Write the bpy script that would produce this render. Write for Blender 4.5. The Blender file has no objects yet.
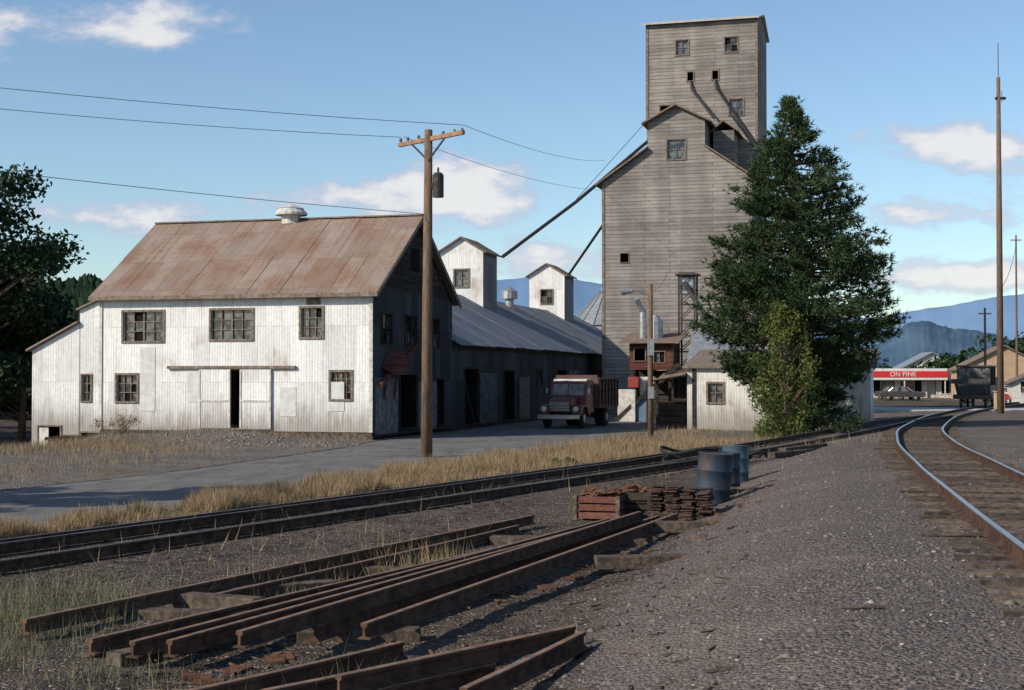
import bpy, math, random
import numpy as np
from mathutils import Vector
random.seed(7); rng=np.random.default_rng(7)
scene=bpy.context.scene
TH=math.radians(15.5); C,S=math.cos(TH),math.sin(TH)

# ------------------------------------------------------------ mesh helpers
def link(ob,parent=None):
    scene.collection.objects.link(ob)
    if parent is not None: ob.parent=parent
    return ob
def empty(name,loc=(0,0,0),rz=0.0):
    e=bpy.data.objects.new(name,None); e.location=loc; e.rotation_euler=(0,0,rz); e.empty_display_size=.5
    return link(e)
def np_mesh(name,v,f,mat,parent=None,smooth=False):
    v=np.asarray(v,dtype=np.float32); f=np.asarray(f,dtype=np.int32); k=f.shape[1]
    me=bpy.data.meshes.new(name)
    me.vertices.add(len(v)); me.vertices.foreach_set('co',v.ravel())
    me.loops.add(f.size); me.loops.foreach_set('vertex_index',f.ravel())
    me.polygons.add(len(f)); me.polygons.foreach_set('loop_start',np.arange(0,f.size,k,dtype=np.int32))
    me.polygons.foreach_set('loop_total',np.full(len(f),k,dtype=np.int32))
    if smooth: me.polygons.foreach_set('use_smooth',np.ones(len(f),dtype=bool))
    me.update(calc_edges=True); me.validate()
    me.materials.append(mat)
    return link(bpy.data.objects.new(name,me),parent)
class MB:
    def __init__(s): s.v=[]; s.f=[]
    def quad(s,*p):
        n=len(s.v); s.v+= [tuple(q) for q in p]; s.f.append(tuple(range(n,n+len(p))))
    def box(s,a,b,M=None):
        x0,y0,z0=a; x1,y1,z1=b
        P=[(x0,y0,z0),(x1,y0,z0),(x1,y1,z0),(x0,y1,z0),(x0,y0,z1),(x1,y0,z1),(x1,y1,z1),(x0,y1,z1)]
        if M: P=[M(*p) for p in P]
        n=len(s.v); s.v+=P
        for q in ((0,3,2,1),(4,5,6,7),(0,1,5,4),(1,2,6,5),(2,3,7,6),(3,0,4,7)): s.f.append(tuple(n+i for i in q))
    def obox(s,c,size,rz=0,rx=0,ry=0):
        from mathutils import Euler
        R=Euler((rx,ry,rz)).to_matrix(); c=Vector(c); hx,hy,hz=[q/2 for q in size]
        s.box((-hx,-hy,-hz),(hx,hy,hz),lambda x,y,z: tuple(c+R@Vector((x,y,z))))
    def beam(s,p0,p1,w,h):
        p0=Vector(p0);p1=Vector(p1);d=(p1-p0); L=d.length; q=d.to_track_quat('Y','Z')
        s.box((-w/2,0,-h/2),(w/2,L,h/2),lambda x,y,z: tuple(p0+q@Vector((x,y,z))))
    def slab(s,pts,t=.08):
        P=[tuple(p) for p in pts]; Q=[(p[0],p[1],p[2]-t) for p in P]; n=len(s.v); s.v+=P+Q; k=len(P)
        s.f.append(tuple(range(n,n+k))); s.f.append(tuple(reversed(range(n+k,n+2*k))))
        for i in range(k): j=(i+1)%k; s.f.append((n+i,n+k+i,n+k+j,n+j))
    def prism(s,poly,f0,f1):
        a=[f0(*p) for p in poly]; b=[f1(*p) for p in poly]; n=len(s.v); k=len(poly); s.v+=a+b
        s.f.append(tuple(range(n,n+k))); s.f.append(tuple(reversed(range(n+k,n+2*k))))
        for i in range(k): j=(i+1)%k; s.f.append((n+i,n+k+i,n+k+j,n+j))
    def tube(s,pts,rs,n=8,caps=True):
        pts=[Vector(p) for p in pts]
        if not hasattr(rs,'__len__'): rs=[rs]*len(pts)
        base=len(s.v)
        for i,p in enumerate(pts):
            d=(pts[min(i+1,len(pts)-1)]-pts[max(i-1,0)]).normalized()
            up=Vector((0,0,1)) if abs(d.z)<.95 else Vector((1,0,0))
            a=d.cross(up).normalized(); b=d.cross(a).normalized()
            for k in range(n):
                t=2*math.pi*k/n; s.v.append(tuple(p+(a*math.cos(t)+b*math.sin(t))*rs[i]))
        for i in range(len(pts)-1):
            for k in range(n):
                k2=(k+1)%n; s.f.append((base+i*n+k,base+i*n+k2,base+(i+1)*n+k2,base+(i+1)*n+k))
        if caps:
            s.f.append(tuple(reversed(range(base,base+n)))); e=base+(len(pts)-1)*n; s.f.append(tuple(range(e,e+n)))
    def build(s,name,mat,parent=None,smooth=False,bevel=0,seg=2):
        me=bpy.data.meshes.new(name); me.from_pydata(s.v,[],s.f); me.update()
        me.materials.append(mat); ob=link(bpy.data.objects.new(name,me),parent)
        if smooth:
            for p in me.polygons: p.use_smooth=True
        if bevel:
            m=ob.modifiers.new('bevel','BEVEL'); m.width=bevel; m.segments=seg; m.limit_method='ANGLE'
        return ob
def ss(a,b,x):
    t=np.clip((x-a)/(b-a),0,1); return t*t*(3-2*t)
_ph=rng.uniform(0,6.28,(40,)); _dr=rng.uniform(0,6.28,(40,)); _fr=rng.uniform(.6,1.6,(40,))
def wob(x,y,sc,k=0,n=8):
    o=0
    for i in range(n):
        j=(i+k*5)%40; o=o+np.sin((x*math.cos(_dr[j])+y*math.sin(_dr[j]))*_fr[j]*sc+_ph[j])
    return o/n
def catmull(P,step=1.0):
    P=[np.array(p,float) for p in P]; P=[2*P[0]-P[1]]+P+[2*P[-1]-P[-2]]; out=[]
    for i in range(1,len(P)-2):
        n=max(2,int(np.linalg.norm(P[i+1]-P[i])/step))
        for k in range(n):
            t=k/n; a,b,c,d=P[i-1],P[i],P[i+1],P[i+2]
            out.append(.5*((2*b)+(-a+c)*t+(2*a-5*b+4*c-d)*t*t+(-a+3*b-3*c+d)*t**3))
    out.append(P[-2]); return np.array(out)

# ------------------------------------------------------------ node helpers
def new_mat(name,rough=.85,metal=0,spec=.3):
    m=bpy.data.materials.new(name); m.use_nodes=True; nt=m.node_tree; b=nt.nodes['Principled BSDF']
    b.inputs['Roughness'].default_value=rough; b.inputs['Metallic'].default_value=metal
    b.inputs['Specular IOR Level'].default_value=spec
    return m,nt,b
def put(nt,sock,v):
    if isinstance(v,bpy.types.NodeSocket): nt.links.new(v,sock)
    elif v is not None:
        if sock.type=='RGBA' and len(v)==3: v=(*v,1)
        sock.default_value=v
def mth(nt,op,a,b=None,c=None,clamp=False):
    n=nt.nodes.new('ShaderNodeMath'); n.operation=op; n.use_clamp=clamp
    put(nt,n.inputs[0],a); put(nt,n.inputs[1],b)
    if c is not None: put(nt,n.inputs[2],c)
    return n.outputs[0]
def mix(nt,f,a,b,mode='MIX'):
    n=nt.nodes.new('ShaderNodeMix'); n.data_type='RGBA'; n.blend_type=mode; n.clamp_factor=True
    put(nt,n.inputs[0],f); put(nt,n.inputs[6],a); put(nt,n.inputs[7],b); return n.outputs[2]
def noise(nt,vec,scale,detail=4,rough=.6):
    n=nt.nodes.new('ShaderNodeTexNoise'); put(nt,n.inputs['Vector'],vec)
    n.inputs['Scale'].default_value=scale; n.inputs['Detail'].default_value=detail; n.inputs['Roughness'].default_value=rough
    return n.outputs['Fac']
def ramp(nt,f,a,b):
    n=nt.nodes.new('ShaderNodeMapRange'); n.interpolation_type='SMOOTHSTEP'
    put(nt,n.inputs['Value'],f); n.inputs['From Min'].default_value=a; n.inputs['From Max'].default_value=b; return n.outputs[0]
def mapping(nt,vec,scale):
    n=nt.nodes.new('ShaderNodeMapping'); put(nt,n.inputs['Vector'],vec); n.inputs['Scale'].default_value=scale; return n.outputs[0]
def coord(nt,k='Object'):
    return nt.nodes.new('ShaderNodeTexCoord').outputs[k]
def bump(nt,b,h,strength,dist):
    n=nt.nodes.new('ShaderNodeBump'); n.inputs['Strength'].default_value=strength; n.inputs['Distance'].default_value=dist
    put(nt,n.inputs['Height'],h); nt.links.new(n.outputs[0],b.inputs['Normal'])
def island(nt): return nt.nodes.new('ShaderNodeNewGeometry').outputs['Random Per Island']
def sep(nt,v):
    n=nt.nodes.new('ShaderNodeSeparateXYZ'); put(nt,n.inputs[0],v); return n.outputs
def comb(nt,x,y,z):
    n=nt.nodes.new('ShaderNodeCombineXYZ'); put(nt,n.inputs[0],x);put(nt,n.inputs[1],y);put(nt,n.inputs[2],z); return n.outputs[0]

def simple(name,c1,c2,scale=4,rough=.85,metal=0,st=(1,1,1),bmp=.3,bd=.02,isl=0,lo=.35,hi=.65,spec=.3):
    m,nt,b=new_mat(name,rough,metal,spec)
    v=mapping(nt,coord(nt),st); f=ramp(nt,noise(nt,v,scale,4,.65),lo,hi); c=mix(nt,f,c1,c2)
    if isl:
        k=mth(nt,'MULTIPLY_ADD',island(nt),isl,1-isl/2); c=mix(nt,1.0,c,comb(nt,k,k,k),'MULTIPLY')
    put(nt,b.inputs['Base Color'],c)
    if bmp: bump(nt,b,noise(nt,v,scale*3,3,.7),bmp,bd)
    return m
def sheet_metal(name,ca,cb,seam,rust,rustamt,axis='wall',rough=.6,metal=0.0,row=2.4,brightvar=.25,stain=(.20,.17,.145),fw=.15,spec=.25):
    m,nt,b=new_mat(name,rough,metal,spec)
    o=coord(nt); x,y,z=sep(nt,o)
    if axis=='wall': h=mth(nt,'ADD',x,y); vv=z
    elif axis=='roofy': h=x; vv=y
    else: h=y; vv=x
    v2=comb(nt,h,vv,0.0)
    br=nt.nodes.new('ShaderNodeTexBrick'); put(nt,br.inputs['Vector'],v2)
    br.inputs['Scale'].default_value=1; br.inputs['Brick Width'].default_value=.72; br.inputs['Row Height'].default_value=row
    br.inputs['Mortar Size'].default_value=.011; br.inputs['Mortar Smooth'].default_value=.7; br.offset=.5
    put(nt,br.inputs['Color1'],ca); put(nt,br.inputs['Color2'],cb); put(nt,br.inputs['Mortar'],seam)
    big=noise(nt,v2,.55,4,.6); streak=noise(nt,comb(nt,mth(nt,'MULTIPLY',h,5.0),mth(nt,'MULTIPLY',vv,.45),0.0),1.0,5,.7)
    fine=noise(nt,v2,6,5,.75)
    f=mth(nt,'ADD',mth(nt,'MULTIPLY',big,.65-fw),mth(nt,'ADD',mth(nt,'MULTIPLY',streak,.35),mth(nt,'MULTIPLY',fine,fw)))
    c=mix(nt,mth(nt,'MULTIPLY',ramp(nt,f,.62-rustamt,.72-rustamt*.55),.92),br.outputs['Color'],rust)
    k=mth(nt,'MULTIPLY_ADD',streak,brightvar*2,1-brightvar); c=mix(nt,1.0,c,comb(nt,k,k,k),'MULTIPLY')
    k=mth(nt,'MULTIPLY_ADD',ramp(nt,fine,.3,.7),.22,.86); c=mix(nt,1.0,c,comb(nt,k,k,k),'MULTIPLY')
    if axis=='wall':
        low=mth(nt,'MULTIPLY',ramp(nt,mth(nt,'ADD',vv,mth(nt,'MULTIPLY',streak,-2.6)),.5,-1.0),.75); c=mix(nt,low,c,stain)
    put(nt,b.inputs['Base Color'],c)
    w=mth(nt,'SINE',mth(nt,'MULTIPLY',h,52.0)); hh=mth(nt,'ADD',mth(nt,'MULTIPLY',w,.5),mth(nt,'MULTIPLY',big,3.0))
    bump(nt,b,hh,.35,.02)
    return m
def wood_siding(name,ca,cb,gap,row=.24,width=4.5,wear=(.45,.42,.39),wamt=.5,var=.9,spec=.12):
    m,nt,b=new_mat(name,.95,0,spec)
    x,y,z=sep(nt,coord(nt)); h=mth(nt,'ADD',x,y); v2=comb(nt,h,z,0.0)
    br=nt.nodes.new('ShaderNodeTexBrick'); put(nt,br.inputs['Vector'],v2)
    br.inputs['Scale'].default_value=1; br.inputs['Brick Width'].default_value=width; br.inputs['Row Height'].default_value=row
    br.inputs['Mortar Size'].default_value=.022; br.inputs['Mortar Smooth'].default_value=.4; br.offset=.37; br.inputs['Bias'].default_value=.0
    put(nt,br.inputs['Color1'],ca); put(nt,br.inputs['Color2'],cb); put(nt,br.inputs['Mortar'],gap)
    s2=mapping(nt,v2,(.35,3.2,1)); n1=noise(nt,s2,1.3,6,.75); n2=noise(nt,v2,.3,5,.7)
    c=mix(nt,mth(nt,'MULTIPLY',ramp(nt,n1,.45,.75),wamt),br.outputs['Color'],wear)
    k=mth(nt,'MULTIPLY_ADD',n2,var,1-var/2); c=mix(nt,1.0,c,comb(nt,k,k,k),'MULTIPLY')
    drip=noise(nt,mapping(nt,v2,(.7,.1,1)),1.0,3,.6); k=mth(nt,'MULTIPLY_ADD',ramp(nt,drip,.35,.7),.25,.86); c=mix(nt,1.0,c,comb(nt,k,k,k),'MULTIPLY')
    put(nt,b.inputs['Base Color'],c); bump(nt,b,mth(nt,'ADD',br.outputs['Fac'],n1),-.4,.02)
    return m
def foliage(name,c1,c2,c3,sc=.8,tr_=.2):
    m,nt,b=new_mat(name,.65,0,.25)
    f=ramp(nt,noise(nt,coord(nt),sc,2,.6),.35,.65); c=mix(nt,f,c1,c2); c=mix(nt,mth(nt,'MULTIPLY',island(nt),.7),c,c3)
    put(nt,b.inputs['Base Color'],c)
    if tr_:
        tr=nt.nodes.new('ShaderNodeBsdfTranslucent'); put(nt,tr.inputs[0],c)
        ms=nt.nodes.new('ShaderNodeMixShader'); ms.inputs[0].default_value=tr_
        out=nt.nodes['Material Output']; nt.links.new(b.outputs[0],ms.inputs[1]); nt.links.new(tr.outputs[0],ms.inputs[2]); nt.links.new(ms.outputs[0],out.inputs[0])
    return m

M_white=sheet_metal('white_sheet_metal',(.75,.745,.73),(.60,.60,.595),(.40,.39,.37),(.36,.29,.23),.11,row=2.3,brightvar=.30)
M_side=sheet_metal('shaded_grey_sheet_metal',(.075,.078,.085),(.04,.042,.048),(.02,.02,.022),(.045,.034,.028),.1,row=2.3,stain=(.05,.045,.04),spec=.02,rough=.95)  # shade of the walls facing away from the sun is in this dark colour
M_rustroof=sheet_metal('rusty_roof_metal',(.30,.25,.215),(.23,.18,.15),(.14,.09,.07),(.185,.088,.05),.19,axis='roofy',row=2.1,rough=.75,fw=.34,brightvar=.36,spec=.1)
M_blueroof=sheet_metal('galvanized_roof',(.20,.215,.24),(.14,.15,.17),(.085,.09,.10),(.11,.09,.075),.10,axis='roofx',row=2.4,rough=.7,metal=.1,spec=.12)
M_tower=wood_siding('weathered_boards',(.275,.248,.228),(.19,.168,.153),(.08,.068,.06),wear=(.41,.38,.36),var=1.1)
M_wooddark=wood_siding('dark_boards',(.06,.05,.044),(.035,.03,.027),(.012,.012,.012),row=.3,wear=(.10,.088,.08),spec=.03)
M_redwood=wood_siding('red_boards',(.13,.045,.034),(.085,.032,.026),(.03,.02,.018),row=.3,wear=(.16,.11,.09),wamt=.5)
M_trim=simple('weathered_trim',(.13,.095,.072),(.24,.19,.155),6,st=(1,1,1))
M_whitetrim=simple('white_trim',(.60,.58,.54),(.40,.38,.35),5)
M_glass,nt,b=new_mat('window_glass',.12,0,.6); put(nt,b.inputs['Base Color'],mix(nt,ramp(nt,noise(nt,coord(nt),2.5,2),.4,.6),(.025,.028,.03),(.13,.13,.125)))
M_black=simple('dark_interior',(.012,.011,.01),(.02,.018,.016),3,.95,bmp=0,spec=.02)
M_rust=simple('rusty_steel',(.085,.042,.028),(.17,.088,.056),9,.85,bmp=.4,bd=.006,isl=.4,spec=.1)
M_rustrail=simple('rail_rust',(.042,.027,.022),(.11,.062,.043),6,.85,.1,bmp=.3,bd=.005,spec=.1)
M_scrap=simple('scrap_rail_rust',(.060,.036,.027),(.135,.075,.050),5,.9,bmp=.4,bd=.005,isl=.3,spec=.08)
M_rusttop=simple('rail_rust_top',(.15,.095,.068),(.24,.155,.11),7,.85,bmp=.3,bd=.004,spec=.1)
M_railtop=simple('rail_head',(.28,.28,.30),(.38,.38,.40),3,.3,.85,bmp=0)
M_railtop2=simple('rail_head_worn',(.10,.08,.07),(.17,.14,.13),3,.5,.5,bmp=0)
M_tie=simple('creosote_timber',(.055,.04,.031),(.14,.11,.088),7,.95,st=(1,1,1),bmp=.6,bd=.02,isl=.7,spec=.1)
M_tie2=simple('dry_timber',(.15,.115,.09),(.065,.05,.04),8,.95,bmp=.6,bd=.02,isl=.5,spec=.1)
M_pole=simple('pole_wood',(.19,.13,.09),(.11,.078,.055),5,.9,st=(3,3,.4),bmp=.5,spec=.1)
M_arm=simple('crossarm_wood',(.36,.20,.12),(.22,.13,.09),5,.9)
M_galv=simple('galvanized_steel',(.42,.43,.44),(.28,.29,.30),5,.45,.6,bmp=.1)
M_wire=simple('wire_black',(.02,.02,.02),(.03,.03,.03),3,.7,bmp=0)
M_darkmetal=simple('dark_metal',(.03,.03,.035),(.07,.06,.055),6,.6,.4)
M_insul=simple('glass_insulator',(.10,.13,.14),(.14,.17,.17),6,.2,bmp=0)
M_rubber=simple('tire_rubber',(.015,.015,.015),(.03,.03,.03),9,.9,bmp=.1)
M_truckred=simple('faded_red_paint',(.14,.028,.024),(.09,.032,.028),3,.45,spec=.4,bmp=.05)
M_truckbox=simple('truck_box_paint',(.12,.06,.05),(.075,.045,.04),4,.7,st=(1,1,4))
M_chrome=simple('dull_chrome',(.45,.45,.45),(.32,.32,.32),4,.3,.7,bmp=0)
M_carwhite=simple('car_white_paint',(.66,.66,.64),(.55,.55,.55),3,.35,bmp=0)
M_cardark=simple('car_dark_paint',(.03,.03,.035),(.05,.045,.045),3,.4,bmp=0)
M_carred=simple('car_red_paint',(.4,.04,.03),(.3,.04,.03),3,.3,bmp=0)
M_signred=simple('sign_red',(.60,.03,.03),(.5,.03,.03),2,.5,bmp=0)
M_cabred=simple('cabinet_red',(.30,.04,.03),(.18,.04,.03),4,.6,bmp=0)
M_tan=simple('tan_plaster',(.42,.30,.20),(.36,.25,.17),2,.9)
M_brownroof=simple('brown_roof',(.14,.10,.075),(.21,.155,.12),3,.9)
M_conc=simple('pale_concrete',(.45,.44,.42),(.34,.33,.32),1.5,.9)

# ------------------------------------------------------------ alignments and terrain height
mL=catmull([(1.6,-8),(3.3,5),(4.1,10),(4.8,13.6),(5.98,19.2),(7.87,27.8),(10.96,40.5),(15.7,56.9),(25.3,84.2),(37.5,112),(57,150)],.7)
def shiftcurve(P,o):
    d=np.gradient(P,axis=0); d/=np.linalg.norm(d,axis=1)[:,None]; return P+np.stack([d[:,1],-d[:,0]],1)*o
mC=shiftcurve(mL,.755); mR=shiftcurve(mL,1.51)
sL=catmull([(-16,4.6),(-11.9,12.3),(-7.4,20.5),(-1.5,31.2),(3.6,40.2),(9.6,51),(16.4,64.4),(22.2,76.8),(26.6,87)],.7)
sC=shiftcurve(sL,.755); sR=shiftcurve(sL,1.51)
cosm=np.gradient(mC[:,1])/np.hypot(np.gradient(mC[:,0]),np.gradient(mC[:,1]))
cosS=np.gradient(sC[:,1])/np.hypot(np.gradient(sC[:,0]),np.gradient(sC[:,1]))
def zt(y): return np.interp(y,[-5,13,28,40,57,84,110,150],[.85,.85,.75,.60,.42,.2,.06,0.0])
def zs(y): return np.interp(y,[0,31,40,50,65,84],[-.02,.0,.05,.17,.37,.2])
def dmain(x,y): return (x-np.interp(y,mC[:,1],mC[:,0]))*np.interp(y,mC[:,1],cosm)
def dsid(x,y): return (x-np.interp(y,sC[:,1],sC[:,0]))*np.interp(y,sC[:,1],cosS)
RY=[4,10,23,27.4,35,45,52,60,68,80,94]
def xr(y): return np.interp(y,RY,[-15.5,-13,-8.4,-6.7,-4.4,-.6,1.8,4.6,7.0,7.0,5.9])
def xl(y): return np.interp(y,[4,26,31.6,38,51,57.6,94],[-22,-13.6,-11.7,-9.3,-6.1,-5.25,4.75])
def loc(x,y):
    lx=(x+5.6)*C-(y-57)*S; ly=(x+5.6)*S+(y-57)*C; return -lx,-ly
def h0(x,y):
    x=np.asarray(x,float); y=np.asarray(y,float)
    h=zt(y)*ss(-5.6,-2.1,dmain(x,y))*(1-ss(120,160,y))*(1-ss(14,40,dmain(x,y)))
    w=np.exp(-(dsid(x,y)/1.7)**2)*(1-ss(70,84,y)); h=h*(1-w)+zs(y)*w
    t,f=loc(x,y)
    h=h+.42*np.exp(-((t-6.3)/3.0)**2)*np.exp(-((f-2.2)/2.6)**2)+.25*np.exp(-((t-9)/1.6)**2-((f-4)/1.5)**2)+.2*np.exp(-((t-3.5)/1.0)**2-((f-3.2)/1.2)**2)
    h=h-.85*ss(9.9,12.4,t)*(1-ss(4,13,f))*(1-ss(25,60,t))
    fade=1-ss(80,160,np.hypot(x,y))
    inroad=ss(-.4,.2,x-xl(y))*ss(-.4,.2,xr(y)-x)*(y<94)
    rough=(1-inroad)*(1-.8*w)*(1-.8*np.exp(-(dmain(x,y)/1.8)**2))
    h=h+fade*rough*(.045*wob(x,y,.9)+.03*wob(x,y,3.2,2)+.02*wob(x,y,9,4)+.012*wob(x,y,19,6))
    return h
def hg(x,y):
    inroad=ss(0.0,.35,x-xl(y))*ss(0.0,.35,xr(y)-x)*(np.asarray(y)<93.5)*(np.asarray(y)>4)
    return h0(x,y)-.07*inroad
def Z(x,y): return float(hg(np.array([x]),np.array([y]))[0])

# ------------------------------------------------------------ ground
def geo(a,b,d0,g):
    o=[a]; d=d0; sg=1 if b>a else -1
    while abs(o[-1]-a)<abs(b-a): o.append(o[-1]+sg*d); d*=g
    return o[1:]
xs=sorted(geo(-13,-9000,.25,1.1))+list(np.arange(-13,14,.15))+geo(14,9000,.2,1.1)
ys=[-400,-150,-60,-25,-10,-3,0,2,3.2]+list(np.arange(4,36,.12))+list(np.arange(36,66,.25))+geo(66,9500,.35,1.07)
xs=np.array(sorted(xs)); ys=np.array(sorted(ys)); X,Y=np.meshgrid(xs,ys); nx,ny=len(xs),len(ys)
Hh=hg(X,Y); V=np.stack([X.ravel(),Y.ravel(),Hh.ravel()],1)
i=np.arange(nx-1)[None,:]+nx*np.arange(ny-1)[:,None]; F=np.stack([i,i+1,i+nx+1,i+nx],-1).reshape(-1,4)
M_ground,nt,b=new_mat('ground_dirt_gravel',.95,0,.05)
at=nt.nodes.new('ShaderNodeAttribute'); at.attribute_name='zone'; zr,zg,zb=sep(nt,at.outputs['Vector'])
o=coord(nt); nb=noise(nt,o,.5,4,.6); nm=noise(nt,o,4,5,.7); nf=noise(nt,o,30,3,.75)
vo=nt.nodes.new('ShaderNodeTexVoronoi'); put(nt,vo.inputs['Vector'],o); vo.inputs['Scale'].default_value=30
vr=sep(nt,vo.outputs['Color'])[0]
dirt=mix(nt,ramp(nt,nm,.35,.68),(.048,.038,.033),(.115,.092,.078)); dirt=mix(nt,mth(nt,'MULTIPLY',ramp(nt,nb,.42,.62),.55),dirt,(.145,.114,.093))
dirt=mix(nt,ramp(nt,vr,.90,.95),dirt,(.26,.225,.20))
bal=mix(nt,ramp(nt,vr,.05,.95),(.092,.076,.070),(.21,.178,.163)); bal=mix(nt,mth(nt,'MULTIPLY',ramp(nt,nm,.4,.6),.5),bal,(.13,.107,.098)); bal=mix(nt,mth(nt,'MULTIPLY',ramp(nt,nb,.45,.65),.45),bal,(.23,.19,.168))
gr=mix(nt,ramp(nt,nm,.35,.65),(.21,.15,.085),(.125,.10,.06)); gr=mix(nt,ramp(nt,nf,.5,.7),gr,(.26,.20,.125))
pal=mix(nt,ramp(nt,nm,.3,.7),(.22,.19,.165),(.13,.112,.10)); pal=mix(nt,mth(nt,'MULTIPLY',ramp(nt,nb,.42,.6),.7),pal,(.11,.10,.095)); pal=mix(nt,ramp(nt,vr,.85,.92),pal,(.32,.29,.26))
jit=mth(nt,'MULTIPLY_ADD',nm,1.2,-.6)
c=mix(nt,ramp(nt,mth(nt,'ADD',zb,jit),.3,.7),dirt,pal); c=mix(nt,ramp(nt,mth(nt,'ADD',zr,jit),.3,.7),c,bal); c=mix(nt,ramp(nt,mth(nt,'ADD',zg,jit),.35,.65),c,gr)
put(nt,b.inputs['Base Color'],c)
hh=mth(nt,'ADD',mth(nt,'MULTIPLY',vo.outputs['Distance'],-1.0),mth(nt,'ADD',nf,mth(nt,'MULTIPLY',nm,1.6))); bump(nt,b,hh,.9,.04)
ground=np_mesh('ground',V,F,M_ground,smooth=True)
x=V[:,0]; y=V[:,1]; dm=dmain(x,y); ds=dsid(x,y); t,f=loc(x,y)
zr_=ss(-5.6,-3.6,dm)*(1-ss(6,9,dm)*.6)*(1-ss(120,150,y))
zr_=np.maximum(zr_,.75*np.exp(-((ds)/1.5)**2)*(y>45)); zr_=np.clip(zr_,0,1)
zg_=ss(-.3,.5,x-xr(y))*ss(1.8,2.8,-ds)*(y<56)*(y>4)*.85
zg_=np.maximum(zg_,.6*ss(.5,2.0,wob(x,y,.5,3)*2+.8)*(x<xl(y)-.5)*(y<52))
zg_=np.maximum(zg_,ss(110,200,np.hypot(x,y))*1.0)
zb_=np.clip(np.exp(-((t-6)/5)**2-((f-2.5)/3.2)**2)+ (x>6)*(ds<-1.5)*(y>42)*.7 + (x<xl(y))*.75*(y<60),0,1)
at=ground.data.color_attributes.new('zone','FLOAT_COLOR','POINT')
at.data.foreach_set('color',np.stack([zr_,np.clip(zg_,0,1),zb_,np.ones_like(x)],1).astype(np.float32).ravel())

# road
M_road,nt,b=new_mat('old_asphalt',.95,0,.08); o=coord(nt)
n1=noise(nt,o,.7,5,.65); n2=noise(nt,o,40,3,.7); n3=noise(nt,mapping(nt,o,(1.6,.25,1)),1.1,4,.6); n4=noise(nt,o,3.2,5,.7)
c=mix(nt,ramp(nt,n1,.35,.65),(.115,.112,.112),(.17,.162,.155)); c=mix(nt,mth(nt,'MULTIPLY',ramp(nt,n3,.48,.66),.65),c,(.075,.073,.075)); c=mix(nt,mth(nt,'MULTIPLY',n2,.35),c,(.22,.21,.195))
c=mix(nt,mth(nt,'MULTIPLY',ramp(nt,n4,.52,.68),.5),c,(.19,.165,.14))
vc=nt.nodes.new('ShaderNodeTexVoronoi'); vc.feature='DISTANCE_TO_EDGE'; vc.inputs['Scale'].default_value=.55; put(nt,vc.inputs['Vector'],mix(nt,.2,o,comb(nt,mth(nt,'MULTIPLY',n4,6.0),mth(nt,'MULTIPLY',n3,5.0),0.0)))
c=mix(nt,mth(nt,'MULTIPLY',ramp(nt,vc.outputs['Distance'],.016,.0),.8),c,(.05,.05,.05)); put(nt,b.inputs['Base Color'],c); bump(nt,b,n2,.4,.01)
yy=np.linspace(4,94,260); uu=np.linspace(0,1,24); v=[]
for q in yy:
    a=xl(q)+.15*wob(q,0,1.3)+.1*wob(q,0,4,3); e=xr(q)+.2*wob(q,5,1.1,2)+.12*wob(q,5,4,4)
    for w in uu:
        xx=a+(e-a)*w; v.append((xx,q,float(h0(xx,q))+.012-(.05 if w in(0,1) else 0)))
i=np.arange(23)[None,:]+24*np.arange(259)[:,None]; np_mesh('road',v,np.stack([i,i+1,i+25,i+24],-1).reshape(-1,4),M_road,smooth=True)
mb=MB(); mb.slab([(24,101,.16),(90,84,.16),(92,92,.16),(26,109,.16)],.2); mb.build('crossing_road',M_conc)

# ------------------------------------------------------------ tracks
PR=[(-.07,0),(.07,0),(.07,.014),(.014,.03),(.014,.115),(.036,.125),(.036,.155),(.03,.162),(-.03,.162),(-.036,.155),(-.036,.125),(-.014,.115),(-.014,.03),(-.07,.014)]
def rail(name,P,zf,mats,parent,sc=1.0):
    P=np.asarray(P,float); d=np.gradient(P[:,:2],axis=0); d/=np.linalg.norm(d,axis=1)[:,None]; n=np.stack([d[:,1],-d[:,0]],1)
    v=[];k=len(PR)
    for q in range(len(P)):
        z=zf(P[q])
        for a,h in PR: v.append((P[q,0]+n[q,0]*a*sc,P[q,1]+n[q,1]*a*sc,z+h*sc))
    f=[];mi=[]
    for q in range(len(P)-1):
        for j in range(k):
            j2=(j+1)%k; f.append((q*k+j,q*k+j2,(q+1)*k+j2,(q+1)*k+j)); mi.append(1 if j in(6,7,8) else 0)
    f.append(tuple(range(k)));mi.append(0);e=(len(P)-1)*k;f.append(tuple(reversed(range(e,e+k))));mi.append(0)
    me=bpy.data.meshes.new(name); me.from_pydata([tuple(map(float,p)) for p in v],[],f); me.update()
    for m in mats: me.materials.append(m)
    me.polygons.foreach_set('material_index',mi); return link(bpy.data.objects.new(name,me),parent)
def ties(name,Cc,zf,mat,parent,sp=.53,L=2.55,ymin=2,ymax=100):
    s=np.concatenate([[0],np.cumsum(np.linalg.norm(np.diff(Cc,axis=0),axis=1))]); mb=MB()
    for q in np.arange(0,s[-1],sp):
        x=np.interp(q,s,Cc[:,0]); y=np.interp(q,s,Cc[:,1]); x2=np.interp(q+.3,s,Cc[:,0]); y2=np.interp(q+.3,s,Cc[:,1])
        if y<ymin or y>ymax: continue
        r=-math.atan2(x2-x,y2-y)+random.gauss(0,.02)
        mb.obox((x+random.gauss(0,.03),y,zf((x,y))-.085),(L+random.gauss(0,.06),.22+random.gauss(0,.01),.18),r)
    return mb.build(name,mat,parent)
rt=empty('railroad_track'); zm=lambda p: float(zt(p[1]))+.02
rail('rail_left',mL,zm,(M_rustrail,M_railtop),rt); rail('rail_right',mR,zm,(M_rustrail,M_railtop),rt); ties('ties',mC,zm,M_tie,rt,ymin=-5,ymax=110)
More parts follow.
